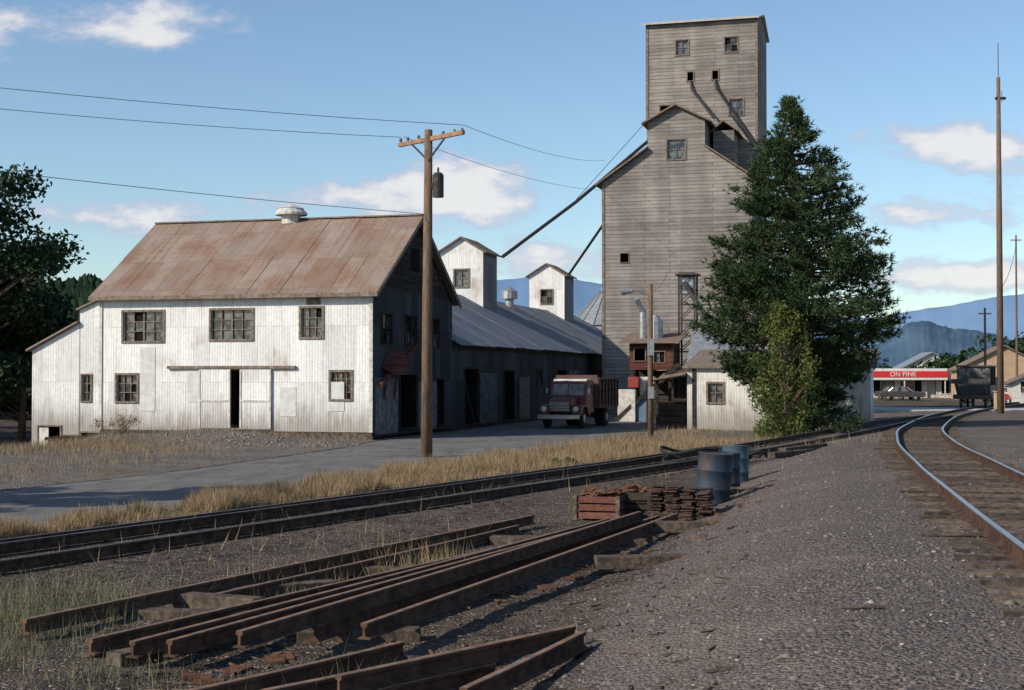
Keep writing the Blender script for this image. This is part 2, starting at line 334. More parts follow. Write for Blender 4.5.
st=empty('railroad_track'); zq=lambda p: float(zs(p[1]))+.025+(0.004 if p[1]>60 else 0)
cut=sL[:,1]<77
rail('rail_left',sL[cut],zq,(M_rustrail,M_railtop2),st); rail('rail_right',sR[cut],zq,(M_rustrail,M_railtop2),st); ties('ties',sC,lambda p:zq(p)-.035,M_tie,st,ymax=70)
g=shiftcurve(sL,-.42); g=g[(g[:,1]<44)]; rail('closure_rail',g,lambda p:zq(p)-.01,(M_rustrail,M_railtop2),st)

# ------------------------------------------------------------ walls with openings
def wall(parent,name,mat,O,dx,W,z0,z1,holes,inward,frame=None,fw=.09,open_depth=.9):
    def P(a,d,z): return (O[0]+dx[0]*a+inward[0]*d,O[1]+dx[1]*a+inward[1]*d,z)
    ax=sorted(set([0,W]+[q for h in holes for q in h[:2]])); az=sorted(set([z0,z1]+[q for h in holes for q in h[2:4]]))
    w=MB();fr=MB();gl=MB();dk=MB()
    for i in range(len(ax)-1):
        for j in range(len(az)-1):
            ca=(ax[i]+ax[i+1])/2; cz=(az[j]+az[j+1])/2
            if any(h[0]<ca<h[1] and h[2]<cz<h[3] for h in holes): continue
            w.quad(P(ax[i],0,az[j]),P(ax[i+1],0,az[j]),P(ax[i+1],0,az[j+1]),P(ax[i],0,az[j+1]))
    for h in holes:
        a,b_,c,d,nx_,nz_=h; dep=.16 if nx_ else open_depth
        T=w if nx_ else dk
        T.quad(P(a,0,c),P(b_,0,c),P(b_,dep,c),P(a,dep,c));T.quad(P(a,0,d),P(b_,0,d),P(b_,dep,d),P(a,dep,d))
        T.quad(P(a,0,c),P(a,0,d),P(a,dep,d),P(a,dep,c));T.quad(P(b_,0,c),P(b_,0,d),P(b_,dep,d),P(b_,dep,c))
        if nx_:
            for ii in range(nx_):
                for jj in range(nz_):
                    tl=random.gauss(0,.006); a0=a+(b_-a)*ii/nx_; a1=a+(b_-a)*(ii+1)/nx_; c0=c+(d-c)*jj/nz_; c1=c+(d-c)*(jj+1)/nz_
                    T2=dk if random.random()<.15 else gl
                    T2.quad(P(a0,.12+tl,c0),P(a1,.12-tl,c0),P(a1,.12-tl,c1),P(a0,.12+tl,c1))
            for ii in range(1,nx_):
                m=a+(b_-a)*ii/nx_; wd=.035 if ii*2==nx_ and nx_>2 else .016; fr.box((m-wd,.05,c),(m+wd,.10,d),P)
            for jj in range(1,nz_):
                m=c+(d-c)*jj/nz_; fr.box((a,.055,m-.016),(b_,.095,m+.016),P)
        else: dk.quad(P(a,dep,c),P(b_,dep,c),P(b_,dep,d),P(a,dep,d))
        if frame:
            fr.box((a-fw,-.045,c-fw),(a,.03,d+fw),P);fr.box((b_,-.045,c-fw),(b_+fw,.03,d+fw),P)
            fr.box((a,-.04,d),(b_,.03,d+fw),P);fr.box((a,-.07,c-fw*.8),(b_,.03,c),P)
    w.build(name,mat,parent)
    if fr.v: fr.build(name+'_window_frames',frame or M_trim,parent)
    if gl.v: gl.build(name+'_glass',M_glass,parent)
    if dk.v: dk.build(name+'_openings',M_black,parent)
    return P

# ============================================================ METAL WAREHOUSE (white front)
wh=empty('corrugated_metal_warehouse',(-5.6,57,0),-TH)
L=12.3; W_=10.4; EV=6.1; RG=9.5
holes=[(1.1,2.96,4.03,5.25,4,3),(5.17,7.03,4.08,5.28,4,3),(9.21,10.13,4.14,5.32,3,3),(10.52,11.39,1.63,2.72,4,4),(.8,1.75,1.5,2.6,3,3),(6.10,6.53,.42,2.8,0,0)]
P=wall(wh,'front_wall',M_white,(-L,0),(1,0),L,.3,EV,holes,(0,1),M_trim)
mb=MB(); mb.box((-L,.03,-1.3),(0,.2,.3)); mb.build('foundation',M_tie,wh)
mb=MB(); mb.box((-7.63,-.09,.40),(-6.2,-.04,2.83)); mb.box((-5.77,-.09,.38),(-4.38,-.04,2.83)); mb.build('sliding_doors',M_white,wh)
mb=MB()
for a,b_ in((-7.63,-6.2),(-5.77,-4.38)):
    mb.box((a,-.115,.42),(a+.07,-.09,2.8)); mb.box((b_-.07,-.115,.42),(b_,-.09,2.8)); mb.box((a+.07,-.115,1.5),(b_-.07,-.09,1.58))
mb.build('door_battens',M_whitetrim,wh)
mb=MB(); mb.box((-9.1,-.13,2.86),(-3.3,-.03,2.98)); mb.box((-2.85,-.05,5.47),(-2.25,.02,5.93)); mb.build('door_track_and_vent',M_trim,wh)
mb=MB(); mb.box((-.12,-.05,.3),(.03,-.004,EV)); mb.box((-L-.03,-.05,.3),(-L+.1,-.004,EV)); mb.build('corner_trim',M_whitetrim,wh)
mb=MB()
for q in (-10.4,-8.2,-4.0,-1.9): mb.box((q,-.022,.5+random.random()),(q+.7,-.006,1.9+random.random()*2))
mb.build('patch_sheets',simple('patch_metal',(.58,.58,.58),(.48,.47,.45),3,.6),wh)
sh=[(1.0,2.2,3.9,5.1,3,2),(3.9,5.3,3.9,5.1,3,2),(7.2,8.4,3.9,5.1,2,2),(3.2,5.3,.35,2.6,0,0),(8.2,9.1,.35,2.4,0,0)]
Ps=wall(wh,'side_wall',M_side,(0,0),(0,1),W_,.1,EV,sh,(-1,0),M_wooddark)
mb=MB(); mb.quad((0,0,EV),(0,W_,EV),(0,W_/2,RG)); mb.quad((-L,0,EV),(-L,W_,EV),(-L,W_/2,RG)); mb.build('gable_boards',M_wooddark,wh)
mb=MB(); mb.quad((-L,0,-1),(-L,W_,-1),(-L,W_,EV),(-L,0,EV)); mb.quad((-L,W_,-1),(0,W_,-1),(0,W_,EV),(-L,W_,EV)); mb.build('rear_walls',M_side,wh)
mb=MB(); mb.box((.003,4.6,7.1),(.03,5.6,8.1)); mb.build('hay_door_black_panel',M_black,wh)  # black panel on solid gable; colour stands in for the open door's unlit inside
mb=MB(); mb.box((.004,.3,.2),(.035,2.9,2.5)); mb.box((.004,5.6,.2),(.035,8.0,2.3)); mb.build('side_sheets',simple('shaded_dull_white_sheet',(.20,.20,.21),(.10,.10,.11),3,.9,spec=.05),wh)  # white sheets, with the wall's shade painted into their dark colour
mb=MB(); mb.prism([(1.0,2.9),(2.6,2.9),(2.8,3.5),(2.2,3.8),(1.3,3.3)],lambda a,z:(.02,a,z),lambda a,z:(.6,a,z-.3)); mb.beam((.3,.2,2.2),(.5,4.0,3.9),.18,.18)
mb.beam((.2,1.2,2.9),(.05,1.2,1.6),.08,.08); mb.beam((.2,2.4,2.9),(.05,2.4,1.6),.08,.08)
mb.build('red_feed_hopper',M_redwood,wh,bevel=.02)
mb=MB(); oh=.35; sl=(RG-EV)/(W_/2)
nseg=18
def roofpt(x,y):
    return (x,y,EV+.06+sl*(y if y<=W_/2 else W_-y))
for i in range(nseg):
    a=-L-oh+(L+2*oh)*i/nseg; b_=-L-oh+(L+2*oh)*(i+1)/nseg
    for k in range(2):
        y0=-oh+(W_/2+oh)*k/2; y1=-oh+(W_/2+oh)*(k+1)/2
        A=roofpt(a,y0);B=roofpt(b_+.03,y0);Cc=roofpt(b_+.03,y1);D=roofpt(a,y1); j=random.gauss(0,.006)+(.0 if k else -.015)+.004*(i%2)
        mb.slab([(p[0],p[1],p[2]+j) for p in (A,B,Cc,D)],.03)
mb.slab([roofpt(-L-oh,W_/2),roofpt(oh,W_/2),roofpt(oh,W_+oh),roofpt(-L-oh,W_+oh)],.05)
mb.build('roof_sheets',M_rustroof,wh)
mb=MB(); mb.box((-L-oh,W_/2-.14,RG+.06),(oh,W_/2+.14,RG+.12)); mb.build('ridge_cap',M_trim,wh)
mb=MB(); mb.box((-L-oh,-oh-.03,EV-.36),(oh,-oh+.01,EV-.2)); mb.beam((oh-.02,-oh,EV-.28),(oh-.02,W_/2,RG-.08),.05,.2); mb.beam((oh-.02,W_+oh,EV-.28),(oh-.02,W_/2,RG-.08),.05,.2); mb.build('fascia',M_trim,wh)
mb=MB(); mb.tube([(-5.9,5.2,9.35),(-5.9,5.2,9.75)],[.42,.42],16); mb.tube([(-5.9,5.2,9.75),(-5.9,5.2,9.85),(-5.9,5.2,10.0),(-5.9,5.2,10.05)],[.72,.72,.58,.55],16); mb.tube([(-5.9,5.2,10.05),(-5.9,5.2,10.26)],[.58,.08],16)
mb.build('roof_ventilator',M_whitetrim,wh)
P=wall(wh,'leanto_front',M_white,(-13.3,.02),(1,0),.998,-.95,5.45,[(.12,.55,1.5,2.6,2,3),(.1,.95,-.9,.15,0,0)],(0,1),M_trim,fw=.06)  # low black recess puts the shade under the dock into colour
mb=MB(); mb.slab([(-13.4,-.15,5.42),(-12.34,-.15,5.85),(-12.34,6,5.85),(-13.4,6,5.42)],.07); mb.slab([(-15.8,-.2,3.70),(-13.32,-.2,4.90),(-13.32,6.2,4.90),(-15.8,6.2,3.70)],.08); mb.build('leanto_roofs',M_rustroof,wh)
P=wall(wh,'shed_front',M_white,(-15.6,.0),(1,0),2.297,-.95,3.68,[(.35,1.4,-.85,.4,0,0),(1.6,2.2,-.85,.0,0,0)],(0,1),M_trim,fw=.07)  # second black opening is painted darkness beneath the dock
mb=MB(); mb.quad((-15.6,0,3.68),(-13.303,0,3.68),(-13.303,0,4.8)); mb.quad((-15.6,0,-.95),(-15.6,6,-.95),(-15.6,6,3.7),(-15.6,0,3.7)); mb.quad((-13.3,0.03,3.6),(-13.3,6,3.6),(-13.3,6,5.4),(-13.3,0.03,5.4)); mb.quad((-13.3,.02,5.45),(-12.302,.02,5.45),(-12.302,.02,5.8)); mb.build('shed_side',M_white,wh)
mb=MB(); mb.box((-15.2,-.05,-.85),(-14.75,-.01,.35)); mb.build('shed_door_leaf',M_whitetrim,wh)
mb=MB(); mb.box((-13.9,-1.6,-.12),(-11.2,-.06,.02)); [mb.box((q,-1.5,-1.2),(q+.16,-1.34,-.12)) for q in (-13.8,-12.7,-11.5)]; mb.build('loading_dock',M_wooddark,wh)

# ============================================================ LONG GRAIN WAREHOUSE
lw=empty('long_grain_warehouse',(-5.6,57,0),-TH)
y0,y1=10.42,62.0; ev=4.2; rg=7.5; xc=-6.05
hs=[(2,4.2,.2,2.9,0,0),(9,11,.2,2.8,0,0),(16,17.2,2.0,2.9,2,2),(21,23.4,.2,2.9,0,0),(29,30,2,2.9,2,2),(34,36,.2,2.8,0,0)]
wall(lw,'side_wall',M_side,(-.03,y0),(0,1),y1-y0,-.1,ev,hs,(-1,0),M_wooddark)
mb=MB(); mb.box((.0,y0+4.5,.15),(.04,y0+7.5,2.7)); mb.box((.0,y0+12,.15),(.04,y0+14.2,2.5)); mb.box((.0,y0+24,.15),(.04,y0+26.4,2.9)); mb.build('sheet_patches',simple('shaded_weathered_white',(.14,.14,.145),(.07,.07,.075),3,.9,spec=.05),lw)  # weathered white panels, darkened in colour for the shaded long wall
mb=MB(); mb.box((.0,y0,ev-.35),(.05,y1,ev-.15)); mb.build('eave_board',M_wooddark,lw)
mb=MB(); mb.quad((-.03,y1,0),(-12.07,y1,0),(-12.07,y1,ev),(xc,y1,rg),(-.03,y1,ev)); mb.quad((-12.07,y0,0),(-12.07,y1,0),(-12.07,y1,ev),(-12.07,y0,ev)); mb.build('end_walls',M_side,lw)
mb=MB(); n=26; s_=(rg-ev)/(-xc)
for i in range(n):
    a=y0+.02+(y1-y0)*i/n; b_=a+(y1-y0)/n+.02; j=random.gauss(0,.015)+.004*(i%2)
    mb.slab([(.4,a,ev-.4*s_+.08+j),(.4,b_,ev-.4*s_+.08+j),(xc,b_,rg+.08+j),(xc,a,rg+.08+j)],.03)
mb.slab([(xc,y0,rg+.08),(xc,y1,rg+.08),(-12.5,y1,ev-.1),(-12.5,y0,ev-.1)],.04); mb.build('roof',M_blueroof,lw)
mb=MB()
for q in (40,): mb.tube([(xc+.6,q,7.1),(xc+.6,q,7.8)],[.3,.3],12); mb.tube([(xc+.6,q,7.8),(xc+.6,q,8.3),(xc+.6,q,8.6)],[.55,.55,.1],12)
mb.build('roof_vents',M_galv,lw)
M_cs=sheet_metal('shaded_cupola_side',(.22,.22,.23),(.15,.15,.16),(.09,.09,.09),(.14,.11,.10),.1,spec=.05)  # darker copy of the white metal; shade painted into the sunless side
for q,nm in ((31,'cupola_a'),(52.8,'cupola_b')):
    x0,x1=xc-1.4,xc+1.4; d=3.1; ze,zp=10.3,11.15
    wall(lw,nm+'_front',M_white,(x0,q),(1,0),2.8,5.2,ze,[(.95,1.85,8.1,9.15,2,2)],(0,1),M_trim)
    mb=MB(); mb.quad((x0,q,ze),(x1,q,ze),(xc,q,zp)); mb.quad((x0,q+d,5),(x1,q+d,5),(x1,q+d,ze),(xc,q+d,zp),(x0,q+d,ze)); mb.quad((x0,q,5),(x0,q+d,5),(x0,q+d,ze),(x0,q,ze)); mb.build(nm+'_gable',M_white,lw)
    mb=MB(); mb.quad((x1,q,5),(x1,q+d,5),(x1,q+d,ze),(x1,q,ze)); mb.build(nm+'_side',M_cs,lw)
    mb=MB(); k=(zp-ze)/1.4; o_=.25
    mb.slab([(xc,q-o_,zp+.08),(xc,q+d+o_,zp+.08),(x1+o_,q+d+o_,ze-o_*k+.08),(x1+o_,q-o_,ze-o_*k+.08)],.09)
    mb.slab([(xc,q+d+o_,zp+.08),(xc,q-o_,zp+.08),(x0-o_,q-o_,ze-o_*k+.08),(x0-o_,q+d+o_,ze-o_*k+.08)],.09); mb.build(nm+'_roof',M_brownroof,lw)

# ============================================================ GRAIN ELEVATOR
ge=empty('wooden_grain_elevator',(6.08,95,0),-TH)
BW=9.9
wall(ge,'front_wall',M_tower,(0,0),(1,0),BW,0,15.5,[(1.2,1.75,10.1,10.7,0,0),(2.2,3.6,1,4,0,0)],(0,1),M_trim,fw=.06)
wall(ge,'clerestory_front',M_tower,(3.05,0),(1,0),3.8,15.5,19.4,[(1.3,2.5,16.85,18.15,2,2)],(0,1),M_trim)
mb=MB(); mb.quad((0,0,15.5),(3.05,0,15.5),(3.05,0,17.6)); mb.quad((6.85,0,15.5),(BW,0,15.5),(6.85,0,17.6)); mb.quad((3.05,0,19.4),(6.85,0,19.4),(4.95,0,20.4))
mb.quad((0,0,0),(0,9,0),(0,9,15.5),(0,0,15.5)); mb.quad((BW,0,0),(BW,9,0),(BW,9,15.5),(BW,0,15.5)); mb.quad((3.05,0,17.5),(3.05,5,17.5),(3.05,5,19.4),(3.05,0,19.4)); mb.quad((6.85,0,17.5),(6.85,5,17.5),(6.85,5,19.4),(6.85,0,19.4))
mb.quad((0,9,0),(BW,9,0),(BW,9,15.5),(0,9,15.5))
mb.box((7.1,2.2,15.5),(8.5,4.95,19.0)); mb.build('wall_boards',M_tower,ge)
mb=MB()
mb.slab([(-.45,-.4,15.35),(3.05,-.4,17.75),(3.05,9.2,17.75),(-.45,9.2,15.35)],.12); mb.slab([(6.85,-.4,17.75),(BW+.45,-.4,15.35),(BW+.45,9.2,15.35),(6.85,9.2,17.75)],.12)
mb.slab([(2.7,-.45,19.32),(4.95,-.45,20.5),(4.95,5,20.5),(2.7,5,19.32)],.12); mb.slab([(4.95,-.45,20.5),(7.25,-.45,19.32),(7.25,5,19.32),(4.95,5,20.5)],.12)
mb.slab([(6.9,2,18.95),(7.8,2,19.7),(7.8,5,19.7),(6.9,5,18.95)],.1); mb.slab([(7.8,2,19.7),(8.8,2,18.95),(8.8,5,18.95),(7.8,5,19.7)],.1)
mb.build('lower_roofs',M_brownroof,ge)
X0,X1,Y0,Y1,ZT=2.1,9.75,5.0,12.0,27.15
def hw(px,z,w,h): return (px-X0-w/2,px-X0+w/2,z-h/2,z+h/2)
wall(ge,'headhouse_front',M_tower,(X0,Y0),(1,0),X1-X0,0,ZT,[(*hw(4.6,25.4,.85,1.0),2,2),(*hw(7.99,25.4,.85,1.0),2,2),(*hw(5.17,23.35,.4,.6),0,0),(*hw(6.9,23.35,.4,.6),0,0),(*hw(8.33,21.05,.95,1.1),2,2),(*hw(3.4,21.0,.7,.8),0,0)],(0,1),M_trim)
mb=MB(); mb.quad((X0,Y0,0),(X0,Y1,0),(X0,Y1,ZT),(X0,(Y0+Y1)/2,ZT+.95),(X0,Y0,ZT)); mb.quad((X1,Y0,0),(X1,Y1,0),(X1,Y1,ZT),(X1,(Y0+Y1)/2,ZT+.95),(X1,Y0,ZT)); mb.quad((X0,Y1,0),(X1,Y1,0),(X1,Y1,ZT),(X0,Y1,ZT)); mb.build('headhouse_sides',M_tower,ge)
mb=MB(); ym=(Y0+Y1)/2; mb.slab([(X0-.3,Y0-.35,ZT+.02),(X1+.2,Y0-.35,ZT+.02),(X1+.2,ym,ZT+1.05),(X0-.3,ym,ZT+1.05)],.1); mb.slab([(X0-.3,ym,ZT+1.05),(X1+.2,ym,ZT+1.05),(X1+.2,Y1+.3,ZT+.02),(X0-.3,Y1+.3,ZT+.02)],.1)
mb.build('headhouse_roof',simple('grey_roof',(.46,.44,.42),(.36,.34,.32),3,.7),ge)
mb=MB(); mb.box((X0-.06,Y0-.05,20.5),(X0+.12,Y0-.004,ZT)); mb.box((X1-.12,Y0-.05,16),(X1+.06,Y0-.004,ZT)); mb.box((-.06,-.05,0),(.12,-.004,15.4)); mb.build('corner_boards',M_trim,ge)
mb=MB(); mb.tube([(5.2,4.9,23.0),(5.3,4.75,22.4),(6.9,4.3,20.2)],.08,8); mb.tube([(6.9,4.9,23.0),(7.0,4.75,22.4),(9.7,4.6,18.3)],.08,8); mb.tube([(8.0,4.9,20.5),(9.5,4.7,18.3)],.06,8); mb.build('spouts',M_darkmetal,ge)
gs=MB()
gs.tube([(9.5,98.6,18.9),(4.3,95.0,14.2),(-.6,91.2,10.2)],.12,8); gs.tube([(7.4,98.9,14.6),(4.4,111,10.4)],.10,8)
gs.tube([(9.4,98.6,20.3),(4.3,95.0,14.35)],.02,6); gs.build('grain_spouts',M_darkmetal)

gb=empty('grain_bin',(8.3,126,0)); mb=MB(); mb.tube([(0,0,0),(0,0,7.0)],[3.1,3.1],32); mb.build('bin_wall',M_galv,gb); mb=MB(); mb.tube([(0,0,6.95),(0,0,10.0),(0,0,10.3)],[3.3,.5,.4],32)
for k in range(16):
    a=k*math.pi/8; mb.beam((3.3*math.cos(a),3.3*math.sin(a),7.02),(.5*math.cos(a),.5*math.sin(a),10.05),.06,.08)
mb.build('cone_roof',M_galv,gb)

# ============================================================ TRUCK LOADING SHED + STEEL LEG
ls=empty('truck_loading_shed',(6.6,80,0),-TH)
wall(ls,'red_upper',M_redwood,(0,0),(1,0),2.4,2.9,4.4,[(.3,.9,3.4,4.1,0,0),(1.4,2.0,3.3,3.9,2,1)],(0,1),M_trim,fw=.05)
mb=MB(); mb.quad((0,0,2.9),(0,3,2.9),(0,3,4.4),(0,0,4.4)); mb.quad((2.4,0,2.9),(2.4,3,2.9),(2.4,3,4.4),(2.4,0,4.4)); mb.quad((0,0,2.9),(2.4,0,2.9),(2.4,3,2.9),(0,3,2.9)); mb.build('red_sides',M_redwood,ls)
mb=MB(); mb.slab([(-.5,-.5,4.45),(2.9,-.5,4.45),(2.9,3.2,5.1),(-.5,3.2,5.1)],.08); mb.slab([(1.9,-1.2,2.5),(4.6,-1.2,2.9),(4.6,1.6,3.3),(1.9,1.6,2.9)],.08); mb.build('roof',M_brownroof,ls)
mb=MB()
for p in ((.05,.05),(2.2,.05),(.05,2.8),(2.2,2.8),(4.4,-1.0),(4.4,1.4)): mb.box((p[0],p[1],-.2),(p[0]+.16,p[1]+.16,2.88))
mb.beam((.1,0,.3),(2.3,0,2.7),.1,.12); mb.beam((0,.02,1.5),(2.4,.02,1.5),.1,.1); mb.beam((-.6,-.8,.1),(2.9,-.6,3.2),.3,.22); mb.beam((2.5,-.3,.1),(2.5,-.3,4.0),.12,.12)
mb.box((.1,2.7,0),(4.5,2.8,2.85)); mb.box((2.6,-.6,0),(3.3,.1,1.3)); mb.build('posts_and_chute',M_wooddark,ls)
mb=MB(); mb.box((-.5,-.9,0),(.5,-.2,1.8)); mb.box((.7,-.5,1.3),(1.5,.0,2.5)); mb.build('white_cabinets',M_whitetrim,ls,bevel=.03)
mb=MB(); mb.box((.1,-.95,1.9),(.7,-.3,2.5)); mb.box((1.65,-.4,0),(2.0,.1,.8)); mb.build('red_cabinet',M_cabred,ls,bevel=.03)
mb=MB(); mb.box((.55,-.7,.0),(1.3,-.3,1.25)); mb.build('blue_cabinet',simple('blue_paint',(.08,.14,.22),(.12,.17,.22),3,.6),ls,bevel=.03)
mb=MB(); mb.tube([(.6,1,4.6),(.6,1,6.2),(.3,.6,6.9)],[.2,.2,.14],10); mb.tube([(1.3,1.0,4.6),(1.3,1.0,5.6),(1.3,1,6.0)],[.45,.45,.15],12); mb.build('dust_cyclone',M_galv,ls)
mb=MB()
for x in (2.5,3.4):
    for y in (2.0,3.0): mb.box((x-.05,y-.05,0),(x+.05,y+.05,8.3))
for k in range(9):
    z=.4+k*.9
    for y in (2.0,3.0): mb.beam((2.5,y,z),(3.4,y,z+.85),.05,.05); mb.beam((2.5,y,z+.85),(3.4,y,z+.85),.05,.05)
mb.box((2.3,1.8,8.3),(3.6,3.2,8.4)); mb.beam((2.8,1.9,7.9),(4.9,1.7,4.6),.25,.25); mb.beam((3.4,1.9,6.4),(5.4,1.6,4.0),.07,.07); mb.build('steel_leg_frame',M_darkmetal,ls)
mb=MB(); mb.box((2.55,2.1,7.2),(3.35,2.9,8.25)); mb.build('leg_head',M_galv,ls,bevel=.08)

# ============================================================ WHITE SHED + METAL ROOFED SHED
ws=empty('white_shed',(8.37,68,0),-TH)
M_stw=sheet_metal('stained_white_siding',(.72,.71,.68),(.62,.60,.57),(.38,.36,.33),(.32,.26,.21),.16,brightvar=.4)
wall(ws,'front_wall',M_stw,(0,0),(1,0),8.5,-.1,3.0,[(1.0,1.7,1.3,2.2,2,2),(4.2,5.3,.1,2.2,0,0)],(0,1),M_trim)
mb=MB(); mb.quad((0,0,-.1),(0,6,-.1),(0,6,3.8),(0,0,3.0)); mb.quad((8.5,0,-.1),(8.5,6,-.1),(8.5,6,3.8),(8.5,0,3.0)); mb.quad((0,6,-.1),(8.5,6,-.1),(8.5,6,3.8),(0,6,3.8)); mb.build('side_walls',M_white,ws)
mb=MB(); mb.slab([(-.2,-.25,3.02),(8.8,-.25,3.02),(8.8,6.2,3.92),(-.2,6.2,3.92)],.10); mb.slab([(-2.0,-.5,2.35),(-.02,-.5,2.7),(-.02,2.6,2.7),(-2.0,2.6,2.35)],.08); mb.build('roof',M_trim,ws)
mb=MB(); mb.box((-1.9,-.4,-.1),(-1.78,-.28,2.3)); mb.box((-1.9,2.3,-.1),(-1.78,2.42,2.3)); mb.box((.25,-.08,.0),(.4,-.01,2.9)); mb.box((-1.6,1.2,-.1),(-.3,2.2,1.3)); mb.build('awning_posts',M_wooddark,ws)
w2=empty('white_shed',(14.6,77,0),-TH)
wall(w2,'front_wall',M_stw,(0,0),(1,0),4.6,-.1,3.0,[(3.3,3.9,1.3,2.1,2,2)],(0,1),M_trim)
mb=MB(); mb.quad((0,0,-.1),(0,5,-.1),(0,5,3.0),(0,0,3.0)); mb.quad((4.6,0,-.1),(4.6,5,-.1),(4.6,5,3.0),(4.6,0,3.0)); mb.quad((0,5,-.1),(4.6,5,-.1),(4.6,5,3),(0,5,3)); mb.build('side_walls',M_white,w2)
mb=MB(); mb.slab([(-.2,-.3,2.98),(4.8,-.3,2.98),(4.8,2.5,3.9),(-.2,2.5,3.9)],.1); mb.slab([(-.2,2.5,3.9),(4.8,2.5,3.9),(4.8,5.3,2.98),(-.2,5.3,2.98)],.1); mb.build('roof',M_galv,w2)
ms=empty('metal_roofed_shed',(9.5,75.5,0),-TH); mb=MB(); mb.box((0,0,0),(3.8,4,3.3)); mb.build('walls',M_white,ms)
mb=MB(); mb.slab([(-.2,-.3,3.25),(4.0,-.3,3.25),(4.0,2,5.0),(-.2,2,5.0)],.08); mb.slab([(-.2,2,5.0),(4.0,2,5.0),(4.0,4.3,3.25),(-.2,4.3,3.25)],.08); mb.build('roof',M_galv,ms)

# ============================================================ POLES AND WIRES
up=empty('utility_pole',(-2.7,45,Z(-2.7,45)))
mb=MB(); mb.tube([(0,0,-.5),(0.02,0,5),(.05,0,10.45)],[.19,.16,.125],14); mb.build('pole',M_pole,up,smooth=True)
mb=MB(); mb.beam((-.95,.95,10.12),(1.2,-1.05,10.2),.11,.13); mb.build('crossarm',M_arm,up)
mb=MB(); mb.beam((-.5,.4,10.05),(.05,-.1,9.45),.04,.05); mb.beam((.6,-.62,10.1),(.05,-.14,9.45),.04,.05); mb.box((.12,-.1,8.55),(.3,.1,8.75)); mb.build('braces',M_darkmetal,up)
mb=MB(); mb.tube([(.36,-.05,8.3),(.36,-.05,9.0),(.36,-.05,9.08)],[.18,.18,.12],14); mb.tube([(.36,-.05,9.08),(.36,-.05,9.25)],[.04,.03],8); mb.build('transformer',M_darkmetal,up)
mb=MB()
for k in (.0,.12,.3,.7,.88,1): 
    x=-.9+2.05*k; y=.9-1.9*k; mb.tube([(x,y,10.2),(x,y,10.28),(x,y,10.34)],[.03,.055,.03],8)
mb.build('insulators',M_insul,up)
lp=empty('light_pole',(5.8,59.6,Z(5.8,59.6))); mb=MB(); mb.tube([(0,0,-.4),(0,0,6.4)],[.13,.10],12); mb.build('pole',M_pole,lp,smooth=True)
mb=MB(); mb.tube([(0,0,5.9),(-.5,-.1,6.1),(-.9,-.15,6.12)],.03,6); mb.build('arm',M_galv,lp); mb=MB(); mb.tube([(-.75,-.14,6.1),(-1.25,-.2,6.02)],[.08,.13],10); mb.build('lamp_head',M_galv,lp)
mb=MB(); mb.box((-.14,-.17,3.4),(.14,-.11,4.1)); mb.box((-.12,-.2,1.6),(.12,-.12,2.1)); mb.build('meter_boxes',M_galv,lp)
tp=empty('tall_pole',(30.9,90,.1)); mb=MB(); mb.tube([(0,0,-.5),(0,0,12),(0,0,21.4)],[.22,.18,.12],12); mb.build('pole',M_pole,tp,smooth=True); mb=MB(); mb.tube([(0,0,21.3),(0,0,23.6)],.025,6); mb.box((-.2,-.1,20.0),(.45,.1,20.15)); mb.tube([(.15,-.2,20.5),(.15,-.2,19.8)],.02,6); mb.build('antenna',M_darkmetal,tp)
for (x,y,h) in ((36.6,110,7.8),(46.5,131,15.5),(61,150,10)):
    e=empty('utility_pole',(x,y,0)); mb=MB(); mb.tube([(0,0,-.3),(0,0,h)],[.12,.08],8); mb.build('pole',M_pole,e); mb=MB(); mb.box((-.5,-.05,h-.5),(.5,.05,h-.4)); mb.build('crossarm',M_arm,e)
mb=MB()
def wire(a,b,sag=.4,r=.009,n=14):
    a=Vector(a);b=Vector(b); mb.tube([tuple(a.lerp(b,k/n)-Vector((0,0,4*sag*(k/n)*(1-k/n)))) for k in range(n+1)],r,5,False)
wire((-1.5,43.95,10.35),(-25.5,31.4,10.7),.3); wire((-3.6,45.9,10.3),(-25.2,34,10.5),.3); wire((-2.7,45,7.7),(-20.7,23.8,7.6),.2)
wire((-1.5,43.95,10.35),(6.2,95.2,17.0),.35); wire((-3.5,45.8,10.3),(6.2,95.2,15.0),.4); wire((-2.6,45,7.9),(-6.3,87.3,9.6),1.2)
wire((-2.7,45,7.6),(-1.4,59,.0),.0); wire((5.8,59.6,6.2),(8.2,75,8),.3); wire((30.9,90,8),(46.5,131,14.5),.6,.02)
mb.build('overhead_wires',M_wire)

# ============================================================ TRUCK
def wheel(mbT,mbH,x,y,r,w,s):
    mbT.tube([(x-w/2,y,r),(x-w/2+.03,y,r),(x+w/2-.03,y,r),(x+w/2,y,r)],[r*.88,r,r,r*.88],22); mbH.tube([(x+s*(w/2-.02),y,r),(x+s*(w/2+.02),y,r)],[r*.5,r*.42],14)
tk=empty('farm_truck',(2.25,68.6,Z(2.25,68.6)+.07),-TH-.06)
T,H_=MB(),MB()
for s in(-1,1): wheel(T,H_,s*.88,1.0,.47,.24,s); wheel(T,H_,s*.92,5.0,.47,.26,s); wheel(T,H_,s*.62,5.0,.47,.24,s)
T.build('tires',M_rubber,tk); H_.build('hubs',M_chrome,tk)
mb=MB(); mb.box((-.4,.2,.45),(-.25,6.6,.65)); mb.box((.25,.2,.45),(.4,6.6,.65)); mb.box((-.9,4.95,.42),(.9,5.05,.52)); mb.box((-.35,.4,.6),(.35,1.6,.9)); mb.build('chassis',M_darkmetal,tk)
mb=MB(); mb.prism([(.12,.8),(.10,1.25),(.28,1.45),(1.55,1.58),(1.55,.8)],lambda y,z:(-.58,y,z),lambda y,z:(.58,y,z)); mb.build('hood',M_truckred,tk,bevel=.07,seg=3)
mb=MB()
